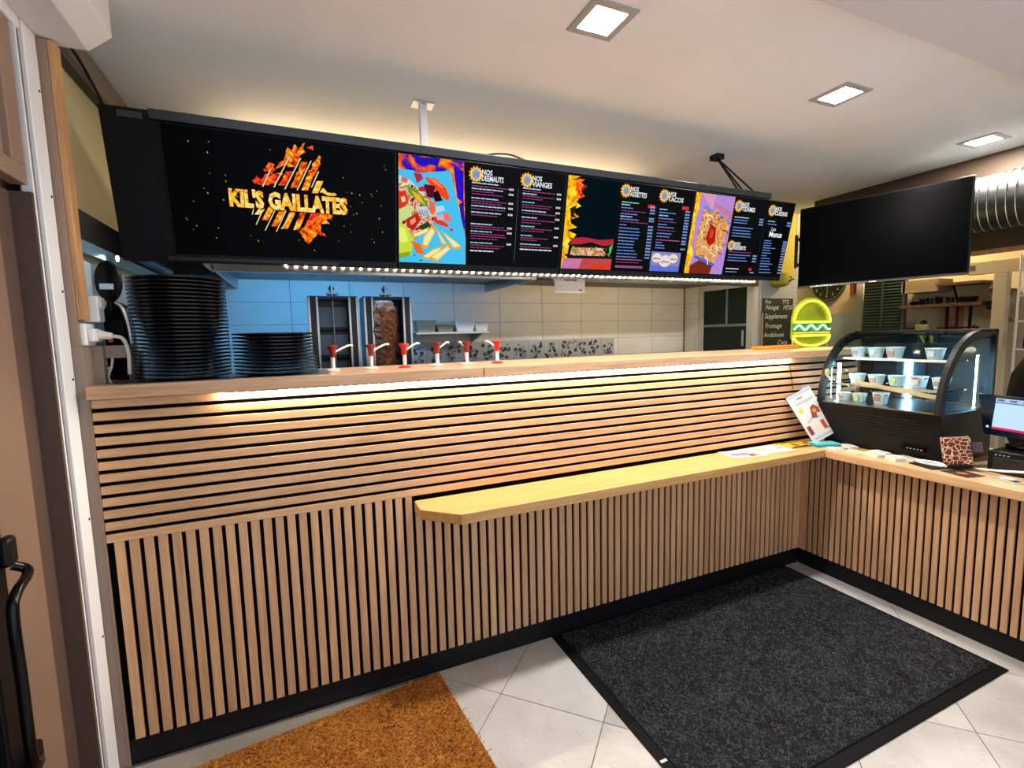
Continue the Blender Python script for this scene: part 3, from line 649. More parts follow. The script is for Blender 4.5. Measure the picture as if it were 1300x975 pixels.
R6 = [(.352, 'w', .3, 2), (.336, 'b', .4, 2), (.240, 'b', .3, 2), (.226, 'b', .36, 2), (.212, 'b', .34, 2), (.198, 'b', .55, 2), (.184, 'b', .35, 2), (.168, 'b', .4, 2), (.152, 'b', .22, 2), (.136, 'b', .4, 2), (.120, 'b', .42, 2), (.104, 'b', .56, 2), (.088, 'b', .4, 2), (.070, 'b', .48, 2), (.052, 'b', .56, 2)]
column(t, xc, -.440, -.190, 'NOS\nTEXMIS', R5, .408)
column(t, xc, -.440, -.230, 'NOS\nDESSERTS', [], .190, scale=.9)
column(t, xc, -.165, .050, 'NOS\nCUISSINS', R6, .405)
a.text('Les', -.110-xc, .300, .030, E('#e8eef8')); a.text('Menus', -.120-xc, .264, .046, E('#f4f6fa'), .11, bold=.001)
a.rect(-.181-xc, -.179-xc, .05, .37, E('#2a3040')); a.rect(-.235-xc, -.212-xc, .058, .074, E('#d83040'))
a.build('food_photo', t)
# board hangers
hp = thing('board_hanger', 'white square post holding the menu board to the ceiling', 'bracket', (-2.17, .42, ZC))
MB().box(-2.187, -2.153, .40, .43, 2.20, ZC).build('post', WHITE, hp, bevel=.002)
MB().box(-2.22, -2.12, .38, .45, ZC-.006, ZC).build('plate', ALU, hp)
MB().box(-2.187, -2.153, .235, .43, 2.185, 2.20).build('arm', ALU, hp)
hc = thing('board_hanger_cable', 'black hanging cables at the right end of the menu board', 'cable', (-.3, .42, ZC))
MB().box(-.33, -.27, .39, .45, ZC-.03, ZC).build('anchor', STEELD, hc)
for xe in (-.36, -.32, -.22): MB().tube([(-.30, .42, ZC-.02), (xe, .19, 2.258)], .005, 6).build('cable', BLACK, hc)
tag(MB().tube(smoothcurve([(-1.95, .165, 2.262), (-1.9, .16, 2.272), (-1.83, .16, 2.275), (-1.76, .165, 2.262)]), .004, 6).build('cable', BLACK), 'thin black cable looping over the top of the menu board', 'cable')

# ================================================================ RIGHT TELEVISION
th = math.atan2(.593-.367, .331+.491)
tvr = thing('television', 'switched-off black flat television hanging over the service counter', 'television', (.48, -.08, 1.99), (0, 0, -math.pi/2+math.atan2(.822, -.226)-math.pi/2+math.pi))
# local x runs along the screen (far to near), -y faces the customers
dv = Vector((.593-.366, -.491-.331, 0)).normalized(); tvr.rotation_euler = (0, 0, math.atan2(dv.y, dv.x))
tvr.matrix_basis = Matrix.LocRotScale(Vector((.48, -.08, 1.99)), tvr.rotation_euler, Vector((1, 1, 1)))
L_ = .428
MB().box(-L_, L_, 0, .03, -.262, .262).build('housing', BEZEL, tvr, world=False, bevel=.004)
MB().box(-L_+.008, L_-.008, -.002, .001, -.245, .254).build('panel', SCREEN, tvr, world=False)
MB().box(-.25, .25, .03, .07, -.2, .15).build('rear_bulge', BLACK, tvr, world=False, bevel=.01)
MB().box(-L_, L_, -.004, .004, -.262, -.252).build('bottom_trim', mat('chrome trim', '#8a8c90', .2, 1), tvr, world=False)
ab = Art(-.0045); ab.rect(-.02, .015, -.260, -.254, mat('silver mark', '#c8ccd0', .3)); ab.build('badge', tvr)
MB().box(-L_-.035, -L_-.022, .02, .045, -.12, .10).build('mount_rail', BLACK, tvr, world=False)
MB().box(-L_-.035, -.2, .045, .055, .06, .08).build('mount_arm', BLACK, tvr, world=False); MB().box(-L_-.035, -.2, .045, .055, -.11, -.09).build('mount_arm', BLACK, tvr, world=False)
MB().box(-.04, .04, .07, .87, -.05, .03).build('wall_arm', BLACK, tvr, world=False)
# spiral duct
dc = thing('spiral_duct', 'silver spiral ventilation duct under the brown bulkhead', 'duct', (1.20, -.5, 2.2))
MB().cyl((1.20, -1.7, 2.2), (1.20, .35, 2.2), .165, n=40).build('pipe', mat('galvanised steel', '#585a58', .42, 1, var=.12, vs=5), dc, smooth=True)
for k in range(24):
    y = -.72+k*.042
    rg = [(1.20+.168*math.cos(2*math.pi*i/32), y+.022*math.cos(2*math.pi*i/32), 2.2+.168*math.sin(2*math.pi*i/32)) for i in range(33)]
    MB().tube(rg, .003, 6).build('seam', STEEL, dc, smooth=True)
MB().tube([(1.20+.172*math.cos(t_/16*math.pi*2), -.60+.01*math.sin(t_), 2.2+.172*math.sin(t_/16*math.pi*2)) for t_ in range(17)], .006, 6).build('clamp', STEELD, dc)

# ================================================================ DISPLAY CASE
YN, YF = -.69, -.10
dcase = thing('display_case', 'black curved-glass chilled display case on the service worktop', 'display case', (.25, -.4, ZL))
MB().prism([(.052, ZL+.001), (-.022, 1.030), (.458, 1.030), (.458, ZL+.001)], 'y', YN, YF).build('base', BLACK, dcase, bevel=.004)
vent = MB()
for k in range(7):
    z = .885+k*.016; x = .052-(z-ZL)*.30-.001
    vent.box(x-.003, x+.004, -.60, -.24, z, z+.006)
o = vent.build('vent_louvre', mat('vent edge', '#131417', .4, spec=.2), dcase); o['kind'] = 'stuff'
cp = MB().box(.012, .030, -.62, -.52, .832, .852); cp.build('control_panel', GLOSSB, dcase)
cb = MB()
for k in range(5): cb.box(.009, .013, -.61+k*.015, -.604+k*.015, .840, .844)
cb.build('indicator', mat('indicator grey', '#9aa4ac', .4), dcase)
def arc(t, off=0): return (.30-(.33-off)*math.cos(t), 1.030+(.395-off)*math.sin(t))
K = 18; TS = [math.pi/2*i/K for i in range(K+1)]
for y0, y1 in ((YN, YN+.022), (YF-.022, YF)):
    poly = [arc(t) for t in TS]+[(.458, 1.425), (.458, 1.412)]+[arc(t, .042) for t in TS[::-1]]
    MB().prism(poly, 'y', y0, y1).build('side_frame', BLACK, dcase)
    MB().box(.438, .458, y0, y1, 1.03, 1.425).build('rear_post', BLACK, dcase)
g = MB(); vs = []
for t in TS:
    x, z = arc(t, .006); vs += [(x, YN+.022, z), (x, YF-.022, z)]
g.add(vs, [(2*i, 2*i+1, 2*i+3, 2*i+2) for i in range(K)]); o = g.build('curved_glass', CGLASS, dcase, smooth=True)
for yg in (YN+.011, YF-.011):
    g = MB(); pts = [arc(t, .044) for t in TS]+[(.437, 1.387), (.437, 1.032), (.02, 1.032)]
    g.add([(p[0], yg, p[1]) for p in pts], [tuple(range(len(pts)))]); g.build('side_glass', CGLASS, dcase)
MB().box(.285, .458, YN, YF, 1.418, 1.432).build('top_panel', BLACK, dcase, bevel=.003)
MB().box(.446, .452, YN+.02, YF-.02, 1.04, 1.41).build('rear_door', mat('tinted rear door', '#12262c', .08), dcase)
MB().box(.440, .452, -.400, -.388, 1.035, 1.415).build('door_stile', BLACK, dcase)
MB().box(-.015, .44, YN+.02, YF-.02, 1.031, 1.036).build('deck', STEEL, dcase)
for z, x0 in ((1.130, .055), (1.275, .115)):
    s_ = MB().box(x0, .43, YN+.03, YF-.03, z, z+.006).build('shelf', SHELFG, dcase)
    MB().box(x0-.004, x0+.002, YN+.03, YF-.03, z-.003, z+.010).build('shelf_edge', STEEL, s_)
rg = thing('price_rail', 'sloping steel price rail across the lower display case glass', 'rail', (.03, -.467, 1.118), (math.radians(7), 0, 0))
MB().prism([(0, 0), (.028, .004), (.028, .008), (.002, .022)], 'y', -.175, .20).build('rail', mat('warm steel', '#a08a72', .3, 1), rg, world=False)
for y0, x in ((YF-.030, .02), (YN+.030, .35), (-.32, .432)):
    tt = thing('case_light_tube', {0: 'bright cool tube inside the far end of display case', 1: 'bright cool tube inside the near end of display case', 2: 'bright cool tube on the rear door of display case'}[0 if y0 > -.2 else (1 if y0 < -.6 else 2)], 'light', (x, y0, 1.05), group='display case lights')
    if x == .02: x = .105
    xx = .115 if y0 > -.2 else x
    tt.location = (xx, y0, 1.04); tt.matrix_basis = Matrix.Translation((xx, y0, 1.04))
    h = .29 if y0 > -.2 else .36 if y0 < -.6 else .30
    if y0 > -.2: xx = .14
    MB().box(-.007, .007, -.004, .004, 0, h*.72).build('tube', emis('case light', '#a8dcff', 80), tt, world=False)
    MB().box(-.009, .009, .004 if y0 > -.6 else -.008, .008 if y0 > -.6 else -.004, 0, h*.72).build('channel', ALU, tt, world=False)
def bowl(x, y, z, r, h, label, cont, sq=False):
    t = thing('food_tub', label, 'food tub', (x, y, z), group='food tubs in the display case')
    n = 4 if sq else 20
    m = MB(); m.lathe([(r*.68, 0), (r*.72, .001), (r, h), (r*1.05, h), (r*1.05, h+.003), (r*.95, h+.003), (r*.66, .004)], (0, 0, 0), n)
    o = m.build('tub', mat('translucent tub', '#e6e8e6', .35), t, smooth=not sq, world=False)
    if sq: o.rotation_euler = (0, 0, .785)
    c = MB(); c.lathe([(r*.9, h*.8), (r*.6, h*.98), (.001, h*1.02)], (0, 0, 0), 14); c.build('filling', cont, t, smooth=True, world=False)
    # small printed label towards the customers
    l = MB(); l.box(-r*.98, -r*.84, -r*.34, r*.34, h*.30, h*.72); l.build('sticker', mat('tub label %d' % (int(abs(y)*1000) % 3), ['#c9d07a', '#d8d4cc', '#c98a80'][int(abs(y)*1000) % 3], .5), t, world=False)
GR = mat('salad green', '#93a83c', .6, var=.3, vs=40); RE = mat('dessert red', '#9a3424', .5, var=.3, vs=40); CR = mat('dessert cream', '#d8c39a', .6, var=.2, vs=40); BR = mat('dessert brown', '#5b3420', .5, var=.3, vs=40)
for (x, y, z, r, h, lb, c, q) in [
    (.20, -.182, 1.2815, .040, .055, 'lime-coloured tub at the far end of the top case shelf', GR, 0),
    (.20, -.274, 1.2815, .040, .055, 'lime-coloured tub second along the top case shelf', GR, 0),
    (.20, -.368, 1.2815, .043, .058, 'lime-coloured tub under the yellow mark on the top case shelf', GR, 0),
    (.20, -.550, 1.2815, .042, .055, 'white tub alone at the near end of the top case shelf', CR, 0),
    (.16, -.205, 1.1365, .040, .05, 'white dessert tub at the far end of the middle case shelf', BR, 0),
    (.16, -.305, 1.1365, .040, .05, 'dessert tub second along the middle case shelf', RE, 0),
    (.16, -.405, 1.1365, .040, .052, 'dessert tub in the centre of the middle case shelf', CR, 0),
    (.16, -.508, 1.1365, .040, .056, 'square white tub with red print on the middle case shelf', RE, 1),
    (.16, -.602, 1.1365, .040, .054, 'square white tub at the near end of the middle case shelf', CR, 1),
    (.10, -.170, 1.0365, .034, .042, 'small faceted tub at the far end of the case deck', RE, 0),
    (.10, -.258, 1.0365, .036, .046, 'small faceted tub second along the case deck', CR, 1),
    (.10, -.365, 1.0365, .040, .060, 'taller faceted tub third along the case deck', RE, 1)]:
    bowl(x, y, z, r, h, lb, c, q)
# yellow brand marks on stickers inside the case
yk = thing('case_sticker', 'yellow W-shaped sticker on the rear door of display case', 'sticker', (.444, -.39, 1.38), (0, 0, -math.pi/2))
a = Art(-.001); ym = mat('sticker yellow', '#e8c81a', .5)
for k in range(3): a.poly([(-.035+k*.024, .02), (-.018+k*.024, .02), (-.004+k*.018, -.02), (-.014+k*.018, -.02)], ym)
a.build('print', yk)
MB().box(-.045, .05, 0, .0015, -.03, .03).build('backing', mat('sticker backing', '#20343a', .4), yk, world=False)
tag(MB().prism([(-.006, 1.215), (.02, 1.222), (.03, 1.195), (.022, 1.172), (.0, 1.185)], 'y', YF-.0245, YF-.0225).build('case_price_tag', mat('tag yellow', '#f0b81c', .5)), 'small yellow price tag on the far end glass of case', 'tag')

# ================================================================ ON THE RAISED COUNTER
pm = mat('black melamine', '#050506', .2, spec=.3)
def plate_mesh():
    prof = [(.088, 0), (.095, 0), (.118, .004), (.143, .0085), (.1485, .0085), (.149, .0078), (.1505, .0078), (.1512, .0125), (.149, .0132), (.142, .0120), (.117, .0075), (.094, .0035), (.088, .003)]
    return MB().lathe(prof, (0, 0, 0), 48)
p0 = plate_mesh().build('plate', pm, smooth=True); pme = p0.data
ORD = 'top second third fourth fifth sixth seventh eighth ninth tenth eleventh twelfth thirteenth fourteenth fifteenth sixteenth seventeenth eighteenth nineteenth twentieth twenty-first twenty-second twenty-third twenty-fourth twenty-fifth twenty-sixth twenty-seventh'.split()
def stack(cx, cyy, n, scale, dz, group, label):
    global p0
    for k in range(n):
        if p0 is not None: o = p0; p0 = None
        else: o = bpy.data.objects.new('plate', pme); COL.objects.link(o)
        o.location = (cx+random.uniform(-.0012, .0012), cyy+random.uniform(-.0012, .0012), ZT+.0035+k*dz); o.scale = (scale,)*2+(1,)
        lb = label[0] if k == 0 else label[2] if k == n-1 else label[1] % ORD[n-1-k]
        tag(o, lb, 'plate', group)
def pan(cx, cyy, label):
    o = MB().box(cx-.165, cx+.165, cyy-.165, cyy+.165, ZT, ZT+.003).build('steel_tray', STEEL, bevel=.001); return tag(o, label, 'tray')
pan(-3.165, .163, 'flat square steel tray under the tall plate stack'); pan(-2.833, .171, 'flat square steel tray under the short plate stack')
stack(-3.160, .163, 27, .985, .0132, 'black plates in the tall stack', ('bottom black round plate of the tall stack', 'black round plate, %s from the top of the tall stack', 'topmost black round plate of the tall stack'))
stack(-2.855, .171, 12, .985, .0132, 'black plates in the short stack', ('bottom black round plate of the short stack', 'black round plate, %s from the top of the short stack', 'topmost black round plate of the short stack'))
def pump(x, y, ang, cap, base, label):
    t = thing('sauce_pump', label, 'sauce pump', (x, y, ZT), group='sauce pumps along the raised counter')
    MB().lathe([(.026, 0), (.028, .004), (.020, .010), (.010, .012)], n=20).build('collar', base, t, smooth=True, world=False)
    MB().lathe([(.0085, .010), (.0085, .062)], n=14).build('piston', WHITEPL, t, smooth=True, world=False)
    MB().lathe([(.010, .058), (.011, .062), (.014, .090), (.021, .100), (.021, .106), (.018, .107)], n=20).build('cap', cap, t, smooth=True, world=False)
    d = Vector((math.cos(ang), math.sin(ang), 0)); p = [Vector((0, 0, .080))+d*.012, Vector((0, 0, .094))+d*.04, Vector((0, 0, .106))+d*.07, Vector((0, 0, .104))+d*.085]
    MB().tube(smoothcurve(p), .0042, 8).build('spout', WHITEPL, t, smooth=True, world=False)
WC = mat('off-white plastic', '#d8d2c8', .4)
for (x, cp_m, bs, ang, lb) in [
    (-2.648, DRED, WC, .15, 'dark red sauce pump closest to the short plate stack'), (-2.493, DRED, WC, .3, 'dark red sauce pump in front of the meat spit'),
    (-2.351, RED, RED, .45, 'bright red sauce pump with red collar right of the meat spit'), (-2.203, DRED, WC, .6, 'dark red sauce pump left of the worktop joint, second from it'),
    (-2.062, DRED, WC, 1.7, 'dark red sauce pump standing at the worktop joint'), (-1.910, RED, RED, 1.9, 'bright red sauce pump with red collar farthest from the plates')]:
    pump(x, .20, ang, cp_m, bs, lb)
# neon burger
NY = emis('neon yellow', '#f6f03a', 3.2); NG = emis('neon mint', '#9affc8', 3.0); NO = emis('neon orange', '#ffa24a', 1.6)
nb = thing('neon_burger', 'glowing yellow neon burger sign with mint wave on the counter', 'neon sign', (.49, .30, ZT))
W_ = .185
def up3(p): return (p[0], 0, p[1])
bun = [(W_*math.cos(math.pi*i/24), .175+.145*math.sin(math.pi*i/24)) for i in range(25)]
MB().tube([up3(p) for p in bun], .006, 8).build('top_bun_tube', NY, nb, smooth=True, world=False)
MB().tube([(-W_, 0, .175), (W_, 0, .175)], .006, 8).build('bun_line_tube', NY, nb, smooth=True, world=False)
wv = [(-W_+2*W_*i/40, 0, .138+.016*math.sin(i/40*math.pi*6-.9)) for i in range(41)]
MB().tube(wv, .0055, 8).build('lettuce_tube', NG, nb, smooth=True, world=False)
MB().tube([(-W_, 0, .102), (W_, 0, .102)], .0035, 8).build('patty_tube', NO, nb, smooth=True, world=False)
MB().tube([(-W_, 0, .082), (W_, 0, .082)], .006, 8).build('lower_line_tube', NY, nb, smooth=True, world=False)
MB().tube([up3((W_*math.cos(math.pi+math.pi*i/24), .077+.065*math.sin(math.pi+math.pi*i/24))) for i in range(25)], .006, 8).build('lower_bun_tube', NY, nb, smooth=True, world=False)
outl = [(.205*math.cos(math.pi*i/24), .178+.165*math.sin(math.pi*i/24)) for i in range(25)]+[(.205*math.cos(math.pi+math.pi*i/24), .075+.072*math.sin(math.pi+math.pi*i/24)) for i in range(25)]
MB().prism(outl, 'y', .010, .014).build('backing', mat('olive glow acrylic', '#7a8a14', .3), nb, world=False)  # olive puts the glow of the tubes into the backing colour
MB().prism([(-.19, .115), (.19, .115), (.19, .160), (-.19, .160)], 'y', .0085, .0098).build('lettuce_panel', mat('green acrylic', '#0f7a3a', .4), nb, world=False)
for x in (-.185, .175): MB().cyl((x, .012, 0), (x, .012, .07), .003, n=8).build('foot', WHITEPL, nb, world=False)
tag(MB().prism([(-.03, .24), (.30, .24), (.33, .34), (-.03, .36)], 'z', ZT, ZT+.022).build('wooden_tray', mat('orange wood', '#c8862a', .4, var=.1, vs=12), bevel=.003), 'flat orange wooden tray in front of the chalkboard', 'tray')
ck = thing('chalkboard', 'dark green chalkboard with white handwriting on the grey pillar', 'chalkboard', (1.43, 1.29, 1.51))
MB().box(-.205, .205, 0, .01, -.235, .235).build('slate', CHALK, ck, world=False, bevel=.002)
MB().box(-.215, -.203, -.004, .01, -.235, .10).build('frame_edge', PINE, ck, world=False)
a = Art(-.0006); cw = mat('chalk', '#d8ddd0', .9)
random.seed(21)
for s, x, z, sz in (('Prix', -.18, .185, .05), ('TTC', .05, .185, .05), ('Nougat', -.17, .130, .06), ('1€50', .07, .130, .06), ('Supplement', -.18, .045, .065), ('Fromage', -.17, -.045, .065), ('Andalouse', -.19, -.130, .065), ('Coca', .0, -.205, .065)):
    a.text(s, x, z, sz, cw, None, shear=.25)
a.build('writing', ck)
yb = thing('yellow_lamp_shade', 'yellow rounded shade with black marks hanging above the chalkboard', 'lamp shade', (1.40, 1.27, 1.85))
MB().lathe([(.05, 0), (.085, .02), (.098, .06), (.100, .11), (.098, .12)], n=24).build('shade', YELLOW, yb, smooth=True, world=False)
for (x, z) in ((.01, .04), (.045, .055), (.02, .075)): MB().box(x, x+.025, -.102, -.085, z, z+.012).build('mark', BLACK, yb, world=False)
# ================================================================ ON LEDGE AND SERVICE WORKTOP
def sheet(name, label, cat, cx, cyy, w2, h2, rz, z, base, deco=None, th=.0012, group=None):
    t = thing(name, label, cat, (cx, cyy, z), (0, 0, rz), group)
    MB().box(-w2/2, w2/2, -h2/2, h2/2, 0, th).build('sheet', base, t, world=False)
    if deco:
        b = Art(0, .00003); deco(b); o = b.build('print', t); o.rotation_euler = (-math.pi/2, 0, 0); o.location = (0, 0, th)
    return t
P_ = lambda c: mat('ink '+c, c, .5)
def d1f(b):
    b.rect(-.09, .09, .02, .065, P_('#7fa8c8')); b.rect(-.08, .03, -.035, .015, P_('#b85a78')); b.disc(.05, -.03, .025, P_('#c8642a')); b.disc(.02, -.045, .018, P_('#3a2416')); b.rect(-.085, -.02, .03, .05, P_('#e8eef0'))
def d2f(b):
    b.disc(-.06, .02, .030, P_('#c8a040')); b.disc(.07, .02, .02, P_('#c8642a')); [b.rect(-.02, .08, -.05+.014*k, -.045+.014*k, P_('#9a9aa4')) for k in range(4)]; b.line([(-.09, -.02), (-.06, -.04), (-.03, -.02)], .01, P_('#5a7a3a'))
def d3f(b):
    b.rect(-.10, .10, -.06, .06, P_('#15130c')); b.rect(-.07, .03, -.03, .04, P_('#d8b01e')); b.disc(-.02, 0, .025, P_('#5a3a10')); b.rect(.04, .09, -.04, .05, P_('#e0a81c')); b.disc(.065, 0, .018, P_('#2a1c08')); b.rect(-.095, -.08, -.05, .05, P_('#e8c83a'))
sheet('flyer', 'blue and pink food flyer on the pale ledge', 'flyer', -.60, -.085, .21, .14, -.18, ZL, PAPER, d1f, group='flyers on the ledge')
sheet('flyer', 'mostly white food flyer in the middle of the ledge flyers', 'flyer', -.39, -.095, .22, .14, -.12, ZL+.0013, PAPER, d2f, group='flyers on the ledge')
sheet('flyer', 'black and yellow flyer nearest the leaning sign', 'flyer', -.165, -.085, .22, .13, -.10, ZL+.0026, P_('#b8901c'), d3f, group='flyers on the ledge')
# leaning sign
ls = thing('leaning_sign', 'white food poster card leaning on the slats beside the display case', 'sign', (.03, -.085, ZL+.004), (math.radians(-22), 0, math.radians(-12)))
ls.rotation_euler = (math.radians(-14), math.radians(-27), math.radians(-20)); ls.matrix_basis = Matrix.LocRotScale(Vector((-.075, -.125, ZL+.004)), ls.rotation_euler, Vector((1, 1, 1)))
MB().box(0, .155, 0, .004, 0, .30).build('card', mat('poster white', '#c2c3c4', .4), ls, world=False)
a = Art(-.0006); a.rect(.004, .151, .280, .297, P_('#8aa4c4')); a.rect(.05, .085, .262, .270, P_('#c83a2a')); [a.line([(.03+.022*k, .228), (.036+.022*k, .246), (.042+.022*k, .230), (.050+.022*k, .242)], .004, P_('#4a4a4e')) for k in range(5)]
a.disc(.035, .195, .015, P_('#d8b83a')); a.poly([(.07, .13), (.09, .19), (.115, .20), (.135, .17), (.13, .14), (.11, .15), (.10, .12)], P_('#7a3a20')); a.disc(.105, .165, .012, P_('#c8763a')); a.line([(.03, .115), (.07, .135), (.12, .12)], .003, P_('#4a4a4e'))
a.rect(.012, .035, .045, .10, P_('#7a2a1c')); a.rect(.05, .085, .05, .09, P_('#c8bfa8')); a.rect(.10, .122, .045, .10, P_('#9a3420')); a.rect(.128, .145, .08, .092, P_('#c89090')); a.rect(.125, .148, .04, .05, P_('#5a5a60')); a.rect(.02, .13, .012, .026, P_('#a8aab0'))
a.build('print', ls)
tb = thing('card_sleeve', 'teal flat card case beside the leaning sign', 'case', (-.045, -.165, ZL), (0, 0, -.35))
MB().box(-.075, .075, -.045, .045, 0, .010).build('lower_shell', mat('teal plastic', '#1d7f8c', .3), tb, world=False, bevel=.003)
MB().box(-.070, .070, -.040, .040, .010, .016).build('lid', mat('pale teal plastic', '#4fb0b8', .3), tb, world=False, bevel=.002)
def card_stack(x, y, rz, w2, h2, n, label):
    t = thing('business_cards', label, 'cards', (x, y, ZL), (0, 0, rz), 'card stacks along the service worktop')
    for k in range(n): MB().box(-w2/2, w2/2, -h2/2, h2/2, k*.0032, k*.0032+.003).build('card', PAPER, t, world=False)
    b = Art(0, .00003); b.rect(-w2*.36, w2*.1, -h2*.1, h2*.12, P_('#8a8a86')); b.rect(-w2*.3, w2*.3, h2*.22, h2*.30, P_('#5a5e60'))
    o = b.build('print', t); o.rotation_euler = (-math.pi/2, 0, 0); o.location = (0, 0, n*.0032)
card_stack(-.085, -.25, 1.25, .075, .045, 2, 'low pair of white cards nearest the worktop corner')
card_stack(.018, -.262, 1.2, .085, .050, 4, 'tall stack of white cards touching the display case, far end')
card_stack(-.075, -.345, 1.35, .085, .045, 2, 'white cards on the worktop edge beside the yellow card')
card_stack(-.055, -.440, 1.2, .085, .055, 5, 'thick white card stack in the middle of the worktop edge')
card_stack(.012, -.425, 1.3, .080, .050, 4, 'white card stack behind the thick one, by the case')
card_stack(-.065, -.535, 1.1, .075, .048, 6, 'white card block in front of the case controls')
card_stack(.015, -.555, 1.25, .10, .050, 3, 'wide white card stack near the giraffe-print box')
sheet('card', 'yellow and black printed card between white card stacks', 'card', -.022, -.335, .13, .07, 1.3, ZL, P_('#17150f'), lambda b: (b.rect(-.05, .02, -.02, .025, P_('#d8c02a')), b.rect(.03, .055, -.025, .02, P_('#c8b47a'))))
gt = thing('cash_tray', 'small black tray holding a folded white strap', 'tray', (-.045, -.668, ZL), (0, 0, 1.25))
MB().box(-.06, .06, -.045, .045, 0, .006).build('tray', BLACK, gt, world=False, bevel=.002)
MB().tube(smoothcurve([(-.055, -.03, .012), (-.02, -.04, .016), (.03, -.02, .016), (.05, .01, .016), (.02, .025, .016), (-.03, .0, .014), (-.05, -.02, .012)]), .006, 8).build('strap', WHITEPL, gt, smooth=True, world=False)
def matf(b):
    random.seed(9); b.star(0, 0, .045, .022, 11, P_('#5a3424')); b.disc(0, 0, .02, P_('#a86a4a'))
    for k in range(18): an = k/18*6.28; b.disc(.052*math.cos(an), .035*math.sin(an), .004, P_('#6a5a50'), 6)
    b.rect(-.075, -.05, .03, .036, P_('#a8a8a8'))
sheet('counter_mat', 'black patterned counter mat in front of the giraffe-print box', 'mat', -.055, -.80, .12, .10, 1.35, ZL, P_('#0d0c0c'), matf)
gb = thing('giraffe_box', 'giraffe-print card terminal cover tilted beside the cash drawer', 'terminal', (.02, -.752, ZL+.022), (0, math.radians(-9), math.radians(-62)))
MB().box(-.052, .052, -.022, .022, 0, .128).build('cover', GIRAFFE, gb, world=False, bevel=.006)
MB().box(-.050, .050, .022, .030, .004, .120).build('back', mat('maroon back', '#4a1a14', .4), gb, world=False)
MB().box(.052, .092, -.004, .006, .055, .100).build('side_tab', mat('smoked tab', '#4a3a40', .25), gb, world=False, bevel=.003)
MB().box(-.048, .048, -.030, .045, -.0135, 0).build('stand', BLACK, gb, world=False, bevel=.003)
cdw = thing('till_box', 'black cash drawer under the till monitor', 'cash drawer', (.28, -1.06, ZL))
MB().box(-.20, .18, -.23, .23, 0, .10).build('body', BLACK, cdw, world=False, bevel=.004)
MB().box(-.206, -.20, -.21, .21, .008, .075).build('drawer_front', mat('drawer black', '#101114', .3), cdw, world=False, bevel=.002)
for k in range(4): MB().cyl((-.21, .20-k*.014, .085), (-.20, .20-k*.014, .085), .003, n=8).build('indicator', mat('indicator pale', '#8a90a0', .4), cdw, world=False)
mn = thing('till_monitor', 'black till monitor with lit white and blue screen at right edge', 'monitor', (.21, -1.0, ZL+.101))
rzm = math.atan2(-.97, -.25); mn.rotation_euler = (math.radians(-6), 0, rzm)
mn.matrix_basis = Matrix.LocRotScale(Vector((.19, -.905, ZL+.101)), mn.rotation_euler, Vector((1, 1, 1)))
MB().lathe([(.085, 0), (.088, .004), (.08, .012), (.03, .016)], (0, .05, .006), 24).build('foot', GLOSSB, mn, smooth=True, world=False)
MB().box(-.025, .025, .02, .045, .02, .12).build('neck', BLACK, mn, world=False, bevel=.004)
MB().prism([(-.205, .235), (.25, .235), (.25, .045), (-.155, .045)], 'y', -.012, .022).build('bezel', mat('monitor blue-black', '#0a1024', .25), mn, world=False, bevel=.004)
a = Art(-.0126); a.rect(-.125, .23, .075, .222, emis('till white', '#c4e4ff', .75)); a.rect(-.125, .23, .205, .222, emis('till bar', '#b8d0e8', .7)); a.rect(-.125, .23, .199, .204, emis('till blue', '#3a6ad0', .7)); a.rect(-.125, .23, .075, .086, emis('till red', '#e03060', .7))
for k in range(6): a.rect(-.118+k*.05, -.090+k*.05, .209, .217, emis('till ink', '#5a6a80', .8))
a.rect(-.148, -.137, .078, .088, emis('till mark', '#c8d4e8', .9)); a.build('display', mn)
tag(MB().tube(smoothcurve([(.052, -.79, ZL+.008), (.02, -.85, ZL+.02), (-.01, -.92, ZL+.035), (-.02, -1.0, ZL+.05), (.0, -1.12, ZL+.06), (.03, -1.2, ZL+.02)]), .005, 8).build('power_cable', WHITEPL, smooth=True), 'white cable running from the giraffe-print box over the drawer front', 'cable')
rc = thing('receipt_cards', 'small grey cards lying near the right end of the worktop', 'cards', (-.02, -.945, ZL), (0, 0, 1.2))
MB().box(-.05, .05, -.03, .03, 0, .004).build('card', mat('card grey', '#a8a69c', .5), rc, world=False); MB().box(-.02, .035, -.022, .006, .004, .010).build('card', PAPER, rc, world=False)
MB().box(-.035, -.01, -.012, .012, .004, .0055).build('mark', BLACK, rc, world=False)
tag(MB().tube(smoothcurve([(-.16, -.016, 1.255), (-.145, -.014, 1.20), (-.115, -.008, 1.12), (-.10, -.006, 1.08)]), .002, 6).build('led_wire', BLACK), 'thin black wire hanging over the horizontal slats', 'wire')

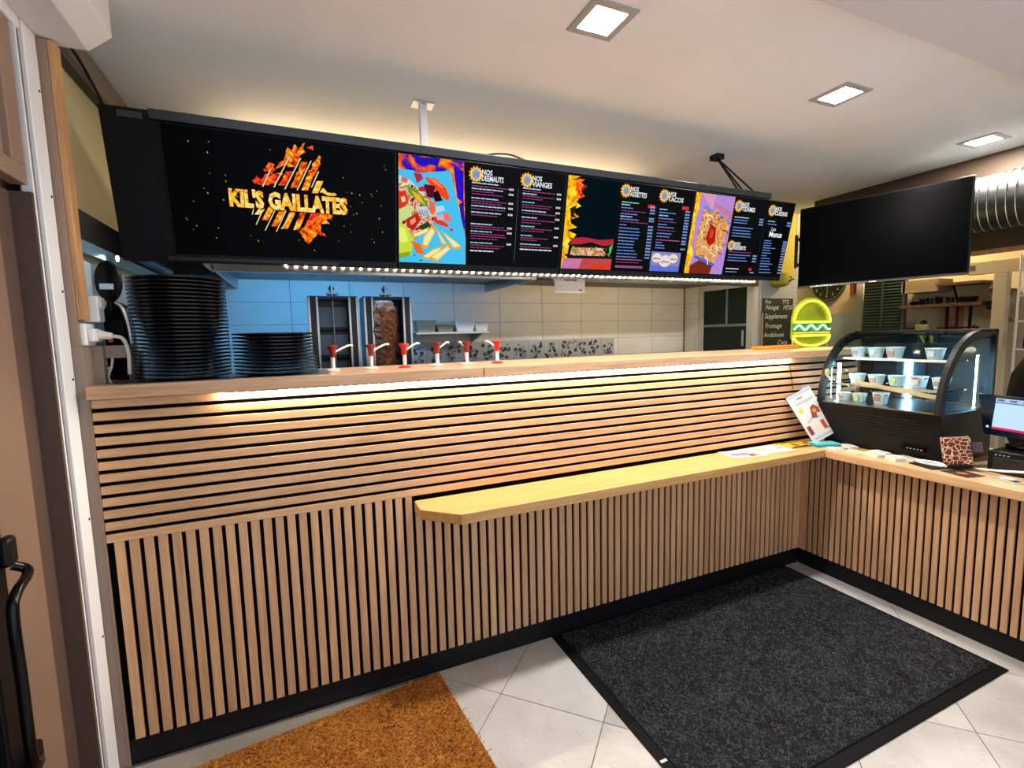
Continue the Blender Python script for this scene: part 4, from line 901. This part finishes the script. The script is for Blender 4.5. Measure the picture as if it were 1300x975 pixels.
# ================================================================ FLOOR MATS
dm = thing('entrance_mat', 'charcoal pile mat with black rubber border', 'mat', (-.93, -.52, 0), (0, 0, 0))
MB().box(-.815, .81, -.51, .522, .0005, .006).build('rubber_border', RUBBER, dm, world=False, bevel=.002)
MB().box(-.775, .785, -.468, .508, .006, .011).build('pile', MATP, dm, world=False, bevel=.003)
MB().box(-.808, -.782, -.245, -.235, .006, .0066).build('tag', PAPER, dm, world=False)
cm = thing('coir_mat', 'orange-brown coir doormat beside the entrance door', 'mat', (-2.308, -.020, 0), (0, 0, math.radians(6)))
MB().box(-1.12, 0, -.95, 0, .0015, .016).build('coir_pile', COIR, cm, world=False, bevel=.005)
MB().box(-.004, .002, -.95, 0, .0015, .010).build('edge_binding', mat('coir edge', '#7a4a18', .8), cm, world=False)
random.seed(2); fb = MB()
for k in range(5200):
    x, y = random.uniform(-1.1, 0), random.uniform(-.80, 0); an = random.uniform(0, 6.28); l = random.uniform(.012, .028); bnd = random.uniform(-1, 1); z = .016
    pts = [(x, y, z-.002), (x+l*.5*math.cos(an), y+l*.5*math.sin(an), z+random.uniform(.002, .005)), (x+l*math.cos(an+bnd*.6), y+l*math.sin(an+bnd*.6), z+random.uniform(-.001, .003))]
    dx, dy = -math.sin(an)*.0014, math.cos(an)*.0014
    vs = []
    for p in pts: vs += [(p[0]-dx, p[1]-dy, p[2]), (p[0]+dx, p[1]+dy, p[2]+.0008)]
    fb.add(vs, [(0, 1, 3, 2), (2, 3, 5, 4)], 0)
fo = fb.build('coir_fibre', mat('coir fibre', '#a5651f', .8, var=.4, vs=60), cm, world=False); fo['kind'] = 'stuff'
random.seed(4); fb = MB()
for k in range(11000):
    x, y = random.uniform(-.77, .78), random.uniform(-.46, .503); an = random.uniform(0, 6.28); l = random.uniform(.009, .02); bnd = random.uniform(-1, 1); z = .011
    pts = [(x, y, z-.001), (x+l*.5*math.cos(an), y+l*.5*math.sin(an), z+.003), (x+l*math.cos(an+bnd), y+l*math.sin(an+bnd), z)]
    dx, dy = -math.sin(an)*.0009, math.cos(an)*.0009; vs = []
    for p in pts: vs += [(p[0]-dx, p[1]-dy, p[2]), (p[0]+dx, p[1]+dy, p[2]+.0005)]
    fb.add(vs, [(0, 1, 3, 2), (2, 3, 5, 4)], 0)
fo = fb.build('pile_loop', mat('pile loop', '#474b51', .8, var=.4, vs=50), dm, world=False); fo['kind'] = 'stuff'

# ================================================================ KITCHEN BEHIND THE COUNTER
hd = thing('extractor_hood', 'long stainless extractor hood over the kitchen back wall', 'hood', (-1.2, 1.7, 1.84))
MB().box(-3.18, -1.20, 1.18, 1.20, 1.845, 2.25).build('front_panel', STEEL, hd)
MB().box(-3.18, -1.20, 1.20, 2.19, 1.915, 1.925).build('underside', STEELD, hd)
MB().box(-3.18, -1.20, 1.20, 1.215, 1.845, 1.875).build('front_lip', STEEL, hd); MB().box(-1.215, -1.20, 1.2, 2.19, 1.845, 2.25).build('end_panel', STEEL, hd); MB().box(-3.18, -3.165, 1.2, 2.19, 1.845, 2.25).build('end_panel', STEEL, hd)
for k in range(4): MB().box(-3.10+k*.47, -2.70+k*.47, 1.5, 1.95, 1.908, 1.9149).build('filter', mat('filter steel', '#6a6c6e', .4, 1), hd)
h2 = thing('extractor_hood', 'brown-shaded hood section right of the stainless hood', 'hood', (0, 1.7, 1.84))
MB().box(-1.19, 1.11, 1.25, 1.27, 1.848, 2.25).build('front_panel', mat('shaded brown steel', '#6f675a', .35, 1), h2); MB().box(-1.19, 1.11, 1.27, 2.19, 1.915, 1.925).build('underside', mat('shaded brown under', '#5a5246', .5), h2)  # browner steel paints in the shadow on this section
h3 = thing('extractor_hood', 'small stainless hood section at the far left corner', 'hood', (-3.4, 1.0, 1.84))
MB().box(-3.44, -3.39, .95, 2.19, 1.85, 2.2).build('front_panel', STEEL, h3); MB().box(-3.39, -3.19, 1.3, 1.32, 1.835, 2.2).build('dark_opening', BLACK, h3)
MB().box(-3.20, -3.185, 1.0, 1.3, 1.85, 2.2).build('return_panel', STEEL, h3)
def tube_lamp(name, label, x0, x1, y, z, col, st, mn_):
    t = thing(name, label, 'light', ((x0+x1)/2, y, z)); h = (x1-x0)/2
    MB().box(-h, h, -.03, .03, 0, .02).build('batten', WHITE, t, world=False)
    MB().cyl((-h+.02, 0, -.012), (h-.02, 0, -.012), .012, n=10).build('tube', emis(mn_, col, st), t, world=False)
    return t
tube_lamp('hood_lamp', 'cool tube lamp under the stainless hood', -3.10, -2.0, 1.262, 1.893, '#58b4ff', KITCHEN_COOL, 'cool tube glow')
tube_lamp('hood_lamp', 'warm tube lamp under the brown-shaded hood', -1.0, .9, 1.318, 1.893, '#ffdca0', KITCHEN_WARM, 'warm tube glow')
kl = thing('kitchen_lamp', 'warm suspended tube lamp behind the menu board', 'light', (-1.8, .95, 2.36))
MB().cyl((-1.25, 0, 0), (1.25, 0, 0), .012, n=10).build('tube', emis('kitchen tube glow', '#ffdcaa', KITCHEN_TUBE), kl, world=False)
for x in (-1.25, 1.25): MB().box(x-.02, x+.02, -.02, .02, -.02, .02).build('end_cap', WHITE, kl, world=False); MB().cyl((x, 0, .02), (x, 0, .19), .003, n=6).build('suspension', STEELD, kl, world=False)
tube_lamp('backroom_lamp', 'warm tube lamp over the back room shelves', 2.0, 2.16, .6, ZC-.021, '#ffd9a0', BACKROOM*4, 'backroom tube glow')
# black extractor panel and lamp on left wall
lp = thing('wall_panel', 'black glossy panel on the kitchen side wall', 'panel', (-3.44, .6, 1.85))
MB().box(-3.439, -3.425, .15, 1.30, 1.812, 1.915).build('panel', GLOSSB, lp); MB().box(-3.439, -3.42, .15, 1.30, 1.77, 1.811).build('lower_rail', mat('blue-lit steel', '#7fa8bc', .3, .6), lp)  # steel rail tinted blue, cool lamp light put into its colour
lb_ = thing('wall_spotlight', 'small bright cool spotlight under the black wall panel', 'light', (-3.41, .42, 1.786))
MB().cyl((0, 0, 0), (.012, 0, 0), .012, n=16).build('bezel', STEEL, lb_, world=False); MB().cyl((.012, 0, 0), (.016, 0, 0), .010, n=16).build('lens', emis('spot glow', '#d8f4ff', 60), lb_, world=False)
# doner grills
def grill(x0, x1, y, label):
    t = thing('kebab_grill', label, 'grill', ((x0+x1)/2, y, .9), group='vertical grills behind the counter')
    h = (x1-x0)/2; m = STEELD
    MB().box(-h, h, .10, .14, .10, .82).build('rear_panel', STEELD, t, world=False)
    MB().box(-h, -h+.045, -.10, .14, .10, .82).build('side_wing', STEELD, t, world=False, bevel=.004); MB().box(h-.045, h, -.10, .14, .10, .82).build('side_wing', STEELD, t, world=False, bevel=.004)
    for xx in (-h+.045, -h-.001, h-.012, h-.057): MB().box(xx, xx+.012, -.106, -.095, .10, .815).build('edge_strip', STEEL, t, world=False)
    MB().box(-h-.002, h+.002, -.06, .14, .80, .825).build('top_cap', STEELD, t, world=False, bevel=.004)
    for z in (.34, .52, .70):
        b = MB().box(-h+.05, h-.05, .085, .10, z-.07, z+.07).build('burner', mat('burner mesh', '#5d6a76', .35, .7), t, world=False, bevel=.004)
    MB().box(-h+.04, h-.04, .07, .10, .425, .438).build('burner_bar', BLACK, t, world=False); MB().box(-h+.04, h-.04, .07, .10, .605, .618).build('burner_bar', BLACK, t, world=False)
    MB().box(-h, h, -.16, .14, 0, .10).build('base', STEEL, t, world=False, bevel=.004)
    MB().cyl((0, -.02, .10), (0, -.02, .90), .006, n=8).build('spit', STEEL, t, world=False)
    MB().lathe([(.03, .825), (.032, .835), (.012, .84), (.012, .87), (.02, .875), (.006, .90)], (0, .02, 0), 12).build('motor_knob', BLACK, t, world=False, smooth=True)
    MB().box(-.035, .04, -.03, .03, .84, .85).build('latch', STEEL, t, world=False)
    return t
grill(-2.712, -2.421, 1.36, 'empty steel kebab grill beside the short plate stack')
grill(-2.385, -2.085, 1.36, 'steel kebab grill holding the meat cone')
random.seed(8)
mc = MB(); prof = []
n = 28; rows = 30; vs = []
for j in range(rows+1):
    z = j/rows*.44; r = (.060+.022*math.sin(min(1, j/rows*1.25)*math.pi*.62))*(1 if j < rows-2 else .86 if j < rows else .7)
    for i in range(n):
        rr = r+random.uniform(-.003, .003)+.003*math.sin(i*1.1+j*.9); vs.append((rr*math.cos(2*math.pi*i/n), rr*math.sin(2*math.pi*i/n), z))
fs = [(j*n+i, j*n+(i+1) % n, (j+1)*n+(i+1) % n, (j+1)*n+i) for j in range(rows) for i in range(n)]+[tuple(range(n))[::-1], tuple(range(rows*n, rows*n+n))]
o = mc.add(vs, fs).build('doner_meat', MEAT, smooth=True, sharp=180); o.location = (-2.262, 1.295, 1.255); tag(o, 'brown roasted meat cone on the vertical spit', 'meat')
# steel bench under the grills
tag(MB().box(-2.9, 1.0, 1.15, 2.18, .86, .898).build('kitchen_bench', STEEL), 'steel kitchen bench below the patterned tiles', 'bench')
# wall shelf with boxes
sh = thing('steel_shelf', 'small steel shelf on the tiled kitchen wall', 'shelf', (-1.6, 2.0, 1.47))
MB().box(-1.92, -1.30, 1.88, 2.19, 1.478, 1.494).build('board', STEEL, sh); MB().prism([(2.19, 1.478), (1.90, 1.478), (2.19, 1.40)], 'x', -1.88, -1.865).build('bracket', STEEL, sh); MB().prism([(2.19, 1.478), (1.90, 1.478), (2.19, 1.40)], 'x', -1.36, -1.345).build('bracket', STEEL, sh)
def tub(x, y, z, w2, h, label, m):
    t = thing('food_box', label, 'box', (x, y, z), group='boxes on the kitchen shelf')
    MB().prism([(-w2*.42, 0), (w2*.42, 0), (w2*.5, h), (-w2*.5, h)], 'y', -.06, .06).build('box', m, t, world=False, bevel=.004); MB().box(-w2*.53, w2*.53, -.064, .064, h, h+.012).build('lid', m, t, world=False, bevel=.003)
tub(-1.50, 1.98, 1.494, .17, .075, 'larger white lidded box on the kitchen shelf', WHITEPL); tub(-1.355, 1.98, 1.494, .12, .055, 'smaller white lidded box at the shelf end', WHITEPL)
KR = mat('kraft card', '#9a8468', .7)
tub(-1.83, 1.98, 1.494, .16, .085, 'brown card box leaning at the shelf start', KR); tub(-1.67, 1.98, 1.494, .14, .05, 'low brown card box in the middle of the shelf', KR)
# card note hung under the menu board
pn = thing('paper_sign', 'white printed card hanging below the menu board', 'sign', (-1.442, .305, 1.672))
MB().box(-.092, .092, 0, .003, 0, .080).build('card', PAPER, pn, world=False)
a = Art(-.0004); [a.rect(-.035+.016*k, -.024+.016*k, .060, .070, P_('#3a3a3c')) for k in range(5)]; a.disc(-.055, .035, .003, P_('#4a4a4c'), 8); a.disc(-.078, .015, .002, P_('#4a4a4c'), 8); a.rect(.055, .075, .012, .018, P_('#2a2a2c')); a.build('print', pn)
MB().cyl((-.05, .001, .08), (-.05, .001, .10), .003, n=6).build('clip', BLACK, pn, world=False); MB().cyl((.05, .001, .08), (.05, .001, .10), .003, n=6).build('clip', BLACK, pn, world=False)
tag(MB().box(-1.22, -1.0, 1.16, 1.175, 1.875, 1.96).build('warning_plate', YELLOW, bevel=.003), 'yellow plate on the hood behind the menu board', 'sign')
# bits at the left end: socket boxes, device, bracket
br = thing('post_bracket', 'taupe wooden bracket with cut-out at the left counter end', 'bracket', (-3.40, .2, ZT))
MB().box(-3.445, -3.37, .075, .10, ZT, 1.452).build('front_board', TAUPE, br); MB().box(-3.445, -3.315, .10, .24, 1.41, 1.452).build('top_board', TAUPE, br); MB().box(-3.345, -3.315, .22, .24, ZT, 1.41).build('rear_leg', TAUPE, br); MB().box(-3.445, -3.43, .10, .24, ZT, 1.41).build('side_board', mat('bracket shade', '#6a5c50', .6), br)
MB().tube(smoothcurve([(-3.355, .14, 1.452), (-3.36, .13, 1.42), (-3.365, .125, 1.38), (-3.375, .12, 1.35), (-3.37, .12, 1.325)]), .004, 6).build('wire', WHITEPL, br, smooth=True); MB().tube(smoothcurve([(-3.365, .125, 1.38), (-3.385, .122, 1.37), (-3.395, .12, 1.385)]), .003, 6).build('wire', WHITEPL, br, smooth=True)
sb = thing('socket_box', 'lower white wall socket box with round plug', 'socket', (-3.41, .04, 1.453))
MB().box(-.040, .022, -.025, .055, 0, .072).build('housing', WHITEPL, sb, world=False, bevel=.006); MB().box(.022, .040, -.02, .05, .012, .055).build('cover', WHITEPL, sb, world=False, bevel=.005)
MB().cyl((.040, .02, .035), (.075, .02, .030), .016, .010, n=14).build('plug', WC, sb, world=False, smooth=True); MB().tube(smoothcurve([(.075, .02, .030), (.10, .03, .02), (.105, .05, -.03), (.10, .06, -.10)]), .006, 8).build('cord', WC, sb, world=False, smooth=True)
MB().box(.052, .060, .055, .075, .01, .04).build('red_switch', RED, sb, world=False)
sb2 = thing('socket_box', 'upper narrow white socket box above the plug', 'socket', (-3.385, .075, 1.53))
MB().box(-.024, .020, -.01, .04, 0, .085).build('housing', WHITEPL, sb2, world=False, bevel=.005); MB().box(.020, .026, .0, .03, .045, .080).build('rocker', WHITEPL, sb2, world=False, bevel=.002)
dv_ = thing('slicer', 'black curved kebab slicer shape against the blue kitchen tiles', 'slicer', (-3.383, .33, ZT))
MB().prism([(-.045, .02), (-.045, .25), (-.02, .30), (.02, .28), (.036, .2), (.042, .02)], 'y', -.035, .035).build('body', GLOSSB, dv_, world=False, bevel=.012); MB().tube(smoothcurve([(.0, -.038, .285), (.02, -.038, .26), (.034, -.038, .18), (.04, -.038, .04)]), .006, 8).build('rim', STEEL, dv_, world=False, smooth=True)
MB().box(-.03, .02, -.05, -.035, .16, .22).build('grip', BLACK, dv_, world=False, bevel=.006); MB().box(-.05, .05, -.06, .06, 0, .02).build('foot', BLACK, dv_, world=False, bevel=.004); MB().box(.040, .058, -.03, .03, .02, .10).build('side_knob', BLACK, dv_, world=False, bevel=.008)
hh = thing('hand_slicer', 'black oval hand slicer with white badge hanging by the wall', 'slicer', (-3.395, .30, 1.60))
m = MB(); m.lathe([(.001, 0), (.05, .002), (.056, .012), (.05, .022), (.001, .026)], n=26); o = m.build('disc', GLOSSB, hh, world=False, smooth=True); o.rotation_euler = (math.pi/2, 0, 0); o.location = (0, 0, .085); o.scale = (.75, 1.35, 1)
MB().box(-.022, .018, -.032, -.026, .055, .075).build('badge', mat('badge white', '#c8d8e0', .4), hh, world=False); MB().cyl((0, -.01, -.02), (0, -.01, .03), .012, n=10).build('handle', BLACK, hh, world=False)
tag(MB().tube(smoothcurve([(-3.42, .10, 2.47), (-3.415, .16, 2.455), (-3.41, .22, 2.45), (-3.405, .30, 2.43), (-3.40, .42, 2.38), (-3.39, .50, 2.30)]), .006, 8).build('power_cable', BLACK, smooth=True), 'black cable hanging from the cornice toward the menu board', 'cable')
tag(MB().box(-3.42, -3.405, .165, .19, 2.44, 2.462).build('cable_connector', WHITEPL, bevel=.002), 'small white connector on the black cornice cable', 'connector')

# ================================================================ BACK ROOM TO THE RIGHT
ckk = thing('wall_clock', 'round dark wall clock with pale numerals on cream wall', 'clock', (2.50, 1.53, 1.93), (0, 0, -math.pi/2))
m = MB(); m.lathe([(.001, 0), (.185, 0), (.19, .015), (.175, .03), (.165, .022), (.001, .022)], n=40); o = m.build('dial', mat('clock dark', '#1a241e', .35), ckk, world=False, smooth=True); o.rotation_euler = (math.pi/2, 0, 0); o.location = (0, .02, 0)
MB().tube([(.180*math.cos(t_/20*math.pi), -.008, .180*math.sin(t_/20*math.pi)) for t_ in range(41)], .008, 8).build('rim', mat('clock rim', '#5a6a4a', .3), ckk, world=False, smooth=True)
a = Art(-.004); cwh = mat('clock numeral', '#d8dccc', .5)
for k in range(1, 13):
    an = math.pi/2-k*math.pi/6; a.text(str(k), .132*math.cos(an)-.014*len(str(k)), .132*math.sin(an)-.016, .045, cwh)
a.line([(0, 0), (-.085, .055)], .007, cwh); a.line([(0, 0), (.0, -.12)], .004, cwh); a.disc(0, 0, .01, cwh); a.build('numerals', ckk)
tag(MB().box(2.53, 2.549, 1.215, 1.30, 1.80, 1.96).build('poster', mat('red poster', '#8a3a26', .5, var=.4, vs=14), bevel=.002), 'small red and cream notice right of the wall clock', 'poster')
lv = thing('roller_shutter', 'dark green louvred shutter behind the display case', 'shutter', (2.35, .9, 1.0))
MB().box(2.34, 2.36, .72, 1.06, 0, 2.05).build('panel', mat('shutter dark', '#14231c', .6), lv); m = MB()
for k in range(30): m.prism([(2.338, 1.15+k*.028), (2.325, 1.153+k*.028), (2.338, 1.164+k*.028)], 'y', .73, 1.05)
o = m.build('louvre', mat('shutter slat', '#2c4034', .45), lv); o['kind'] = 'stuff'
MB().box(2.32, 2.365, .70, .72, 0, 2.05).build('frame', mat('shutter frame', '#3a4438', .5), lv); MB().box(2.32, 2.365, .885, .895, 1.1, 2.05).build('frame', MATS['shutter frame'], lv)
WALN = wood('walnut shelf', '#4a3420', '#6e4e30', 'y', .5, .8, .05)
rk = thing('wall_shelving', 'dark wooden wall shelves with black uprights in the back room', 'shelving', (2.45, .45, 1.6))
MB().box(2.30, 2.549, .14, .73, 1.612, 1.640).build('shelf', WALN, rk); MB().box(2.30, 2.549, .15, .46, 1.790, 1.812).build('shelf', WALN, rk); MB().box(2.32, 2.549, .45, .73, 1.75, 1.86).build('cupboard', mat('shelf cupboard', '#8a7c62', .6), rk)
for y in (.415, .255): MB().box(2.42, 2.44, y, y+.016, 1.36, 1.612).build('upright', BLACK, rk)
MB().box(2.41, 2.43, .2, .75, 1.425, 1.437).build('crossbar', BLACK, rk); MB().box(2.41, 2.43, .345, .349, 1.33, 1.61).build('upright', BLACK, rk)
MB().tube([(2.45, .40, 1.79), (2.38, .33, 1.64)], .008, 6).build('brace', BLACK, rk)
tag(MB().box(2.44, 2.549, .36, .42, 1.2, 1.61).build('brick_strip', mat('brick pink', '#a8765a', .8, var=.3, vs=30)), 'narrow pinkish brick strip under the dark shelf', 'brickwork')
random.seed(12)
for k, (y, hgt, w2, lb) in enumerate(((.66, .03, .06, 'dark utensil lying at the start of the lower wooden shelf'), (.60, .05, .04, 'dark pan on the lower wooden shelf'), (.545, .055, .04, 'steel pan in the middle of the lower wooden shelf'), (.475, .06, .045, 'dark pot on the lower wooden shelf'), (.395, .05, .05, 'steel container on the lower wooden shelf'), (.27, .045, .11, 'black tray at the end of the lower wooden shelf'))):
    t = thing('kitchen_pan', lb, 'pan', (2.40, y, 1.641), group='pans on the wooden shelf'); mm = BLACK if k in (0, 1, 3, 5) else STEELD
    MB().lathe([(w2*.42, 0), (w2*.5, .004), (w2*.55, hgt*.8), (w2*.6, hgt), (w2*.5, hgt), (w2*.4, .008)], n=16).build('bowl', mm, t, smooth=True, world=False); MB().tube([(-w2*.55, 0, hgt*.8), (-w2*.9, -.005, hgt), (-w2*1.2, -.008, hgt*.95)], .006, 6).build('handle', BLACK, t, world=False)
jg = thing('jug', 'pale green jug standing left below the wooden shelf', 'jug', (2.36, .56, 1.30)); MB().lathe([(.05, 0), (.055, .01), (.058, .16), (.05, .165)], n=20).build('vessel', mat('jug green', '#9aa070', .35), jg, smooth=True, world=False); MB().tube(smoothcurve([(0, -.058, .14), (0, -.10, .12), (0, -.10, .06), (0, -.058, .04)]), .008, 8).build('handle', mat('jug grey', '#7f8a88', .3), jg, smooth=True, world=False)
MB().lathe([(.02, .165), (.03, .18), (.015, .20), (.001, .205)], n=14).build('lid', BLACK, jg, smooth=True, world=False)
tag(MB().box(2.25, 2.5, .48, .66, 1.20, 1.298).build('jug_stand', BLACK), 'black block carrying the pale green jug', 'stand')
bag = thing('red_bag', 'dark red soft bag beside the white post', 'bag', (2.36, .20, 1.28)); MB().lathe([(.07, 0), (.085, .03), (.085, .09), (.06, .13), (.02, .145), (.001, .146)], n=20).build('body', mat('bag red', '#5a1c12', .7, var=.2, vs=20), bag, smooth=True, world=False); MB().tube([(0, -.03, .14), (0, 0, .17), (0, .03, .14)], .005, 6).build('handle', mat('bag strap', '#3a120c', .7), bag, world=False)
MB().box(-.08, .08, -.08, .08, -.14, 0).build('base', mat('bag base', '#3a120c', .8), bag, world=False)
s2 = thing('wall_bracket_shelf', 'short dark upper shelf with a black cap beside the post', 'shelf', (2.45, .08, 1.73)); MB().box(2.32, 2.549, .02, .14, 1.715, 1.735).build('board', WALN, s2); MB().box(2.5, 2.549, .06, .08, 1.64, 1.715).build('bracket', BLACK, s2)
cap_ = thing('black_cap', 'black cap lying on the short upper shelf', 'cap', (2.40, .08, 1.736)); MB().lathe([(.055, 0), (.06, .02), (.05, .05), (.025, .07), (.001, .075)], n=18).build('crown', BLACK, cap_, smooth=True, world=False); MB().prism([(-.09, .0), (-.06, .03), (-.05, 0)], 'y', -.03, .03).build('peak', BLACK, cap_, world=False)
s3 = thing('wall_bracket_shelf', 'short tan lower shelf holding a black radio', 'shelf', (2.45, .08, 1.55)); MB().prism([(2.549, 1.57), (2.30, 1.57), (2.549, 1.47)], 'y', .02, .15).build('board', KR, s3); MB().box(2.33, 2.549, .0, .02, 1.57, 1.66).build('end_board', KR, s3)
rd_ = thing('radio', 'small black radio on the short tan shelf', 'radio', (2.40, .085, 1.571)); MB().box(-.04, .04, -.05, .05, 0, .07).build('case', BLACK, rd_, world=False, bevel=.005); MB().cyl((-.045, .02, .035), (-.04, .02, .035), .02, n=16).build('speaker', STEELD, rd_, world=False); MB().cyl((-.045, -.03, .045), (-.04, -.03, .045), .008, n=10).build('knob', STEEL, rd_, world=False)
CPW = mat('cream painted post', '#d8caa8', .5)
pf = thing('timber_arch', 'cream wooden post and crossbeam in the back room', 'frame', (2.2, .05, 0)); MB().box(2.19, 2.26, -.045, .035, 0, 1.848).build('post', CPW, pf, bevel=.003); MB().box(2.19, 2.24, -.115, .20, 1.848, 1.945).build('beam', CPW, pf, bevel=.003); MB().box(2.188, 2.19, .15, .185, 1.88, 1.92).build('switch_plate', mat('plate grey', '#6a665c', .5), pf)
wr_ = thing('wire_rack', 'white wire rack at the right edge of the back room', 'rack', (2.2, -.2, 0))
for y in (-.13, -.28, -.42): MB().cyl((2.15, y, 0), (2.15, y, 1.96), .008, n=8).build('upright', WHITE, wr_); MB().cyl((2.42, y, 0), (2.42, y, 1.96), .008, n=8).build('upright', WHITE, wr_)
for z in (1.26, 1.47, 1.66, 1.85):
    MB().cyl((2.15, -.13, z), (2.15, -.42, z), .007, n=8).build('rail', WHITE, wr_); MB().box(2.15, 2.42, -.42, -.13, z-.006, z-.002).build('tier', mat('rack tier', '#55524a', .5), wr_)
for k, (z, lb) in enumerate(((1.661, 'dark glass jar on the upper tier of wire rack'), (1.471, 'dark glass jar on the middle tier of wire rack'), (1.261, 'dark glass jar on the lowest tier of wire rack'))):
    t = thing('jar', lb, 'jar', (2.24, -.19, z), group='jars on the wire rack'); MB().lathe([(.04, 0), (.045, .01), (.045, .09), (.03, .11)], n=18).build('body', mat('jar brown', '#3a3428', .2), t, smooth=True, world=False); MB().cyl((0, 0, .11), (0, 0, .13), .032, n=16).build('lid', STEEL, t, world=False)
jk = thing('dark_jacket', 'black jacket draped on a stool back at the right edge', 'jacket', (1.66, -.50, 0))
m = MB(); m.lathe([(.16, .62), (.20, .70), (.21, .95), (.19, 1.12), (.13, 1.24), (.05, 1.285), (.001, 1.29)], n=24); o = m.build('jacket', mat('black cloth', '#0b0d12', .9, bmp=.3, bs=20), jk, smooth=True, world=False); o.scale = (.6, 1, 1)
MB().cyl((0, 0, 0), (0, 0, .64), .02, n=10).build('stool_leg', STEELD, jk, world=False); MB().lathe([(.18, 0), (.18, .012), (.03, .03)], n=24).build('stool_foot', STEELD, jk, smooth=True, world=False)
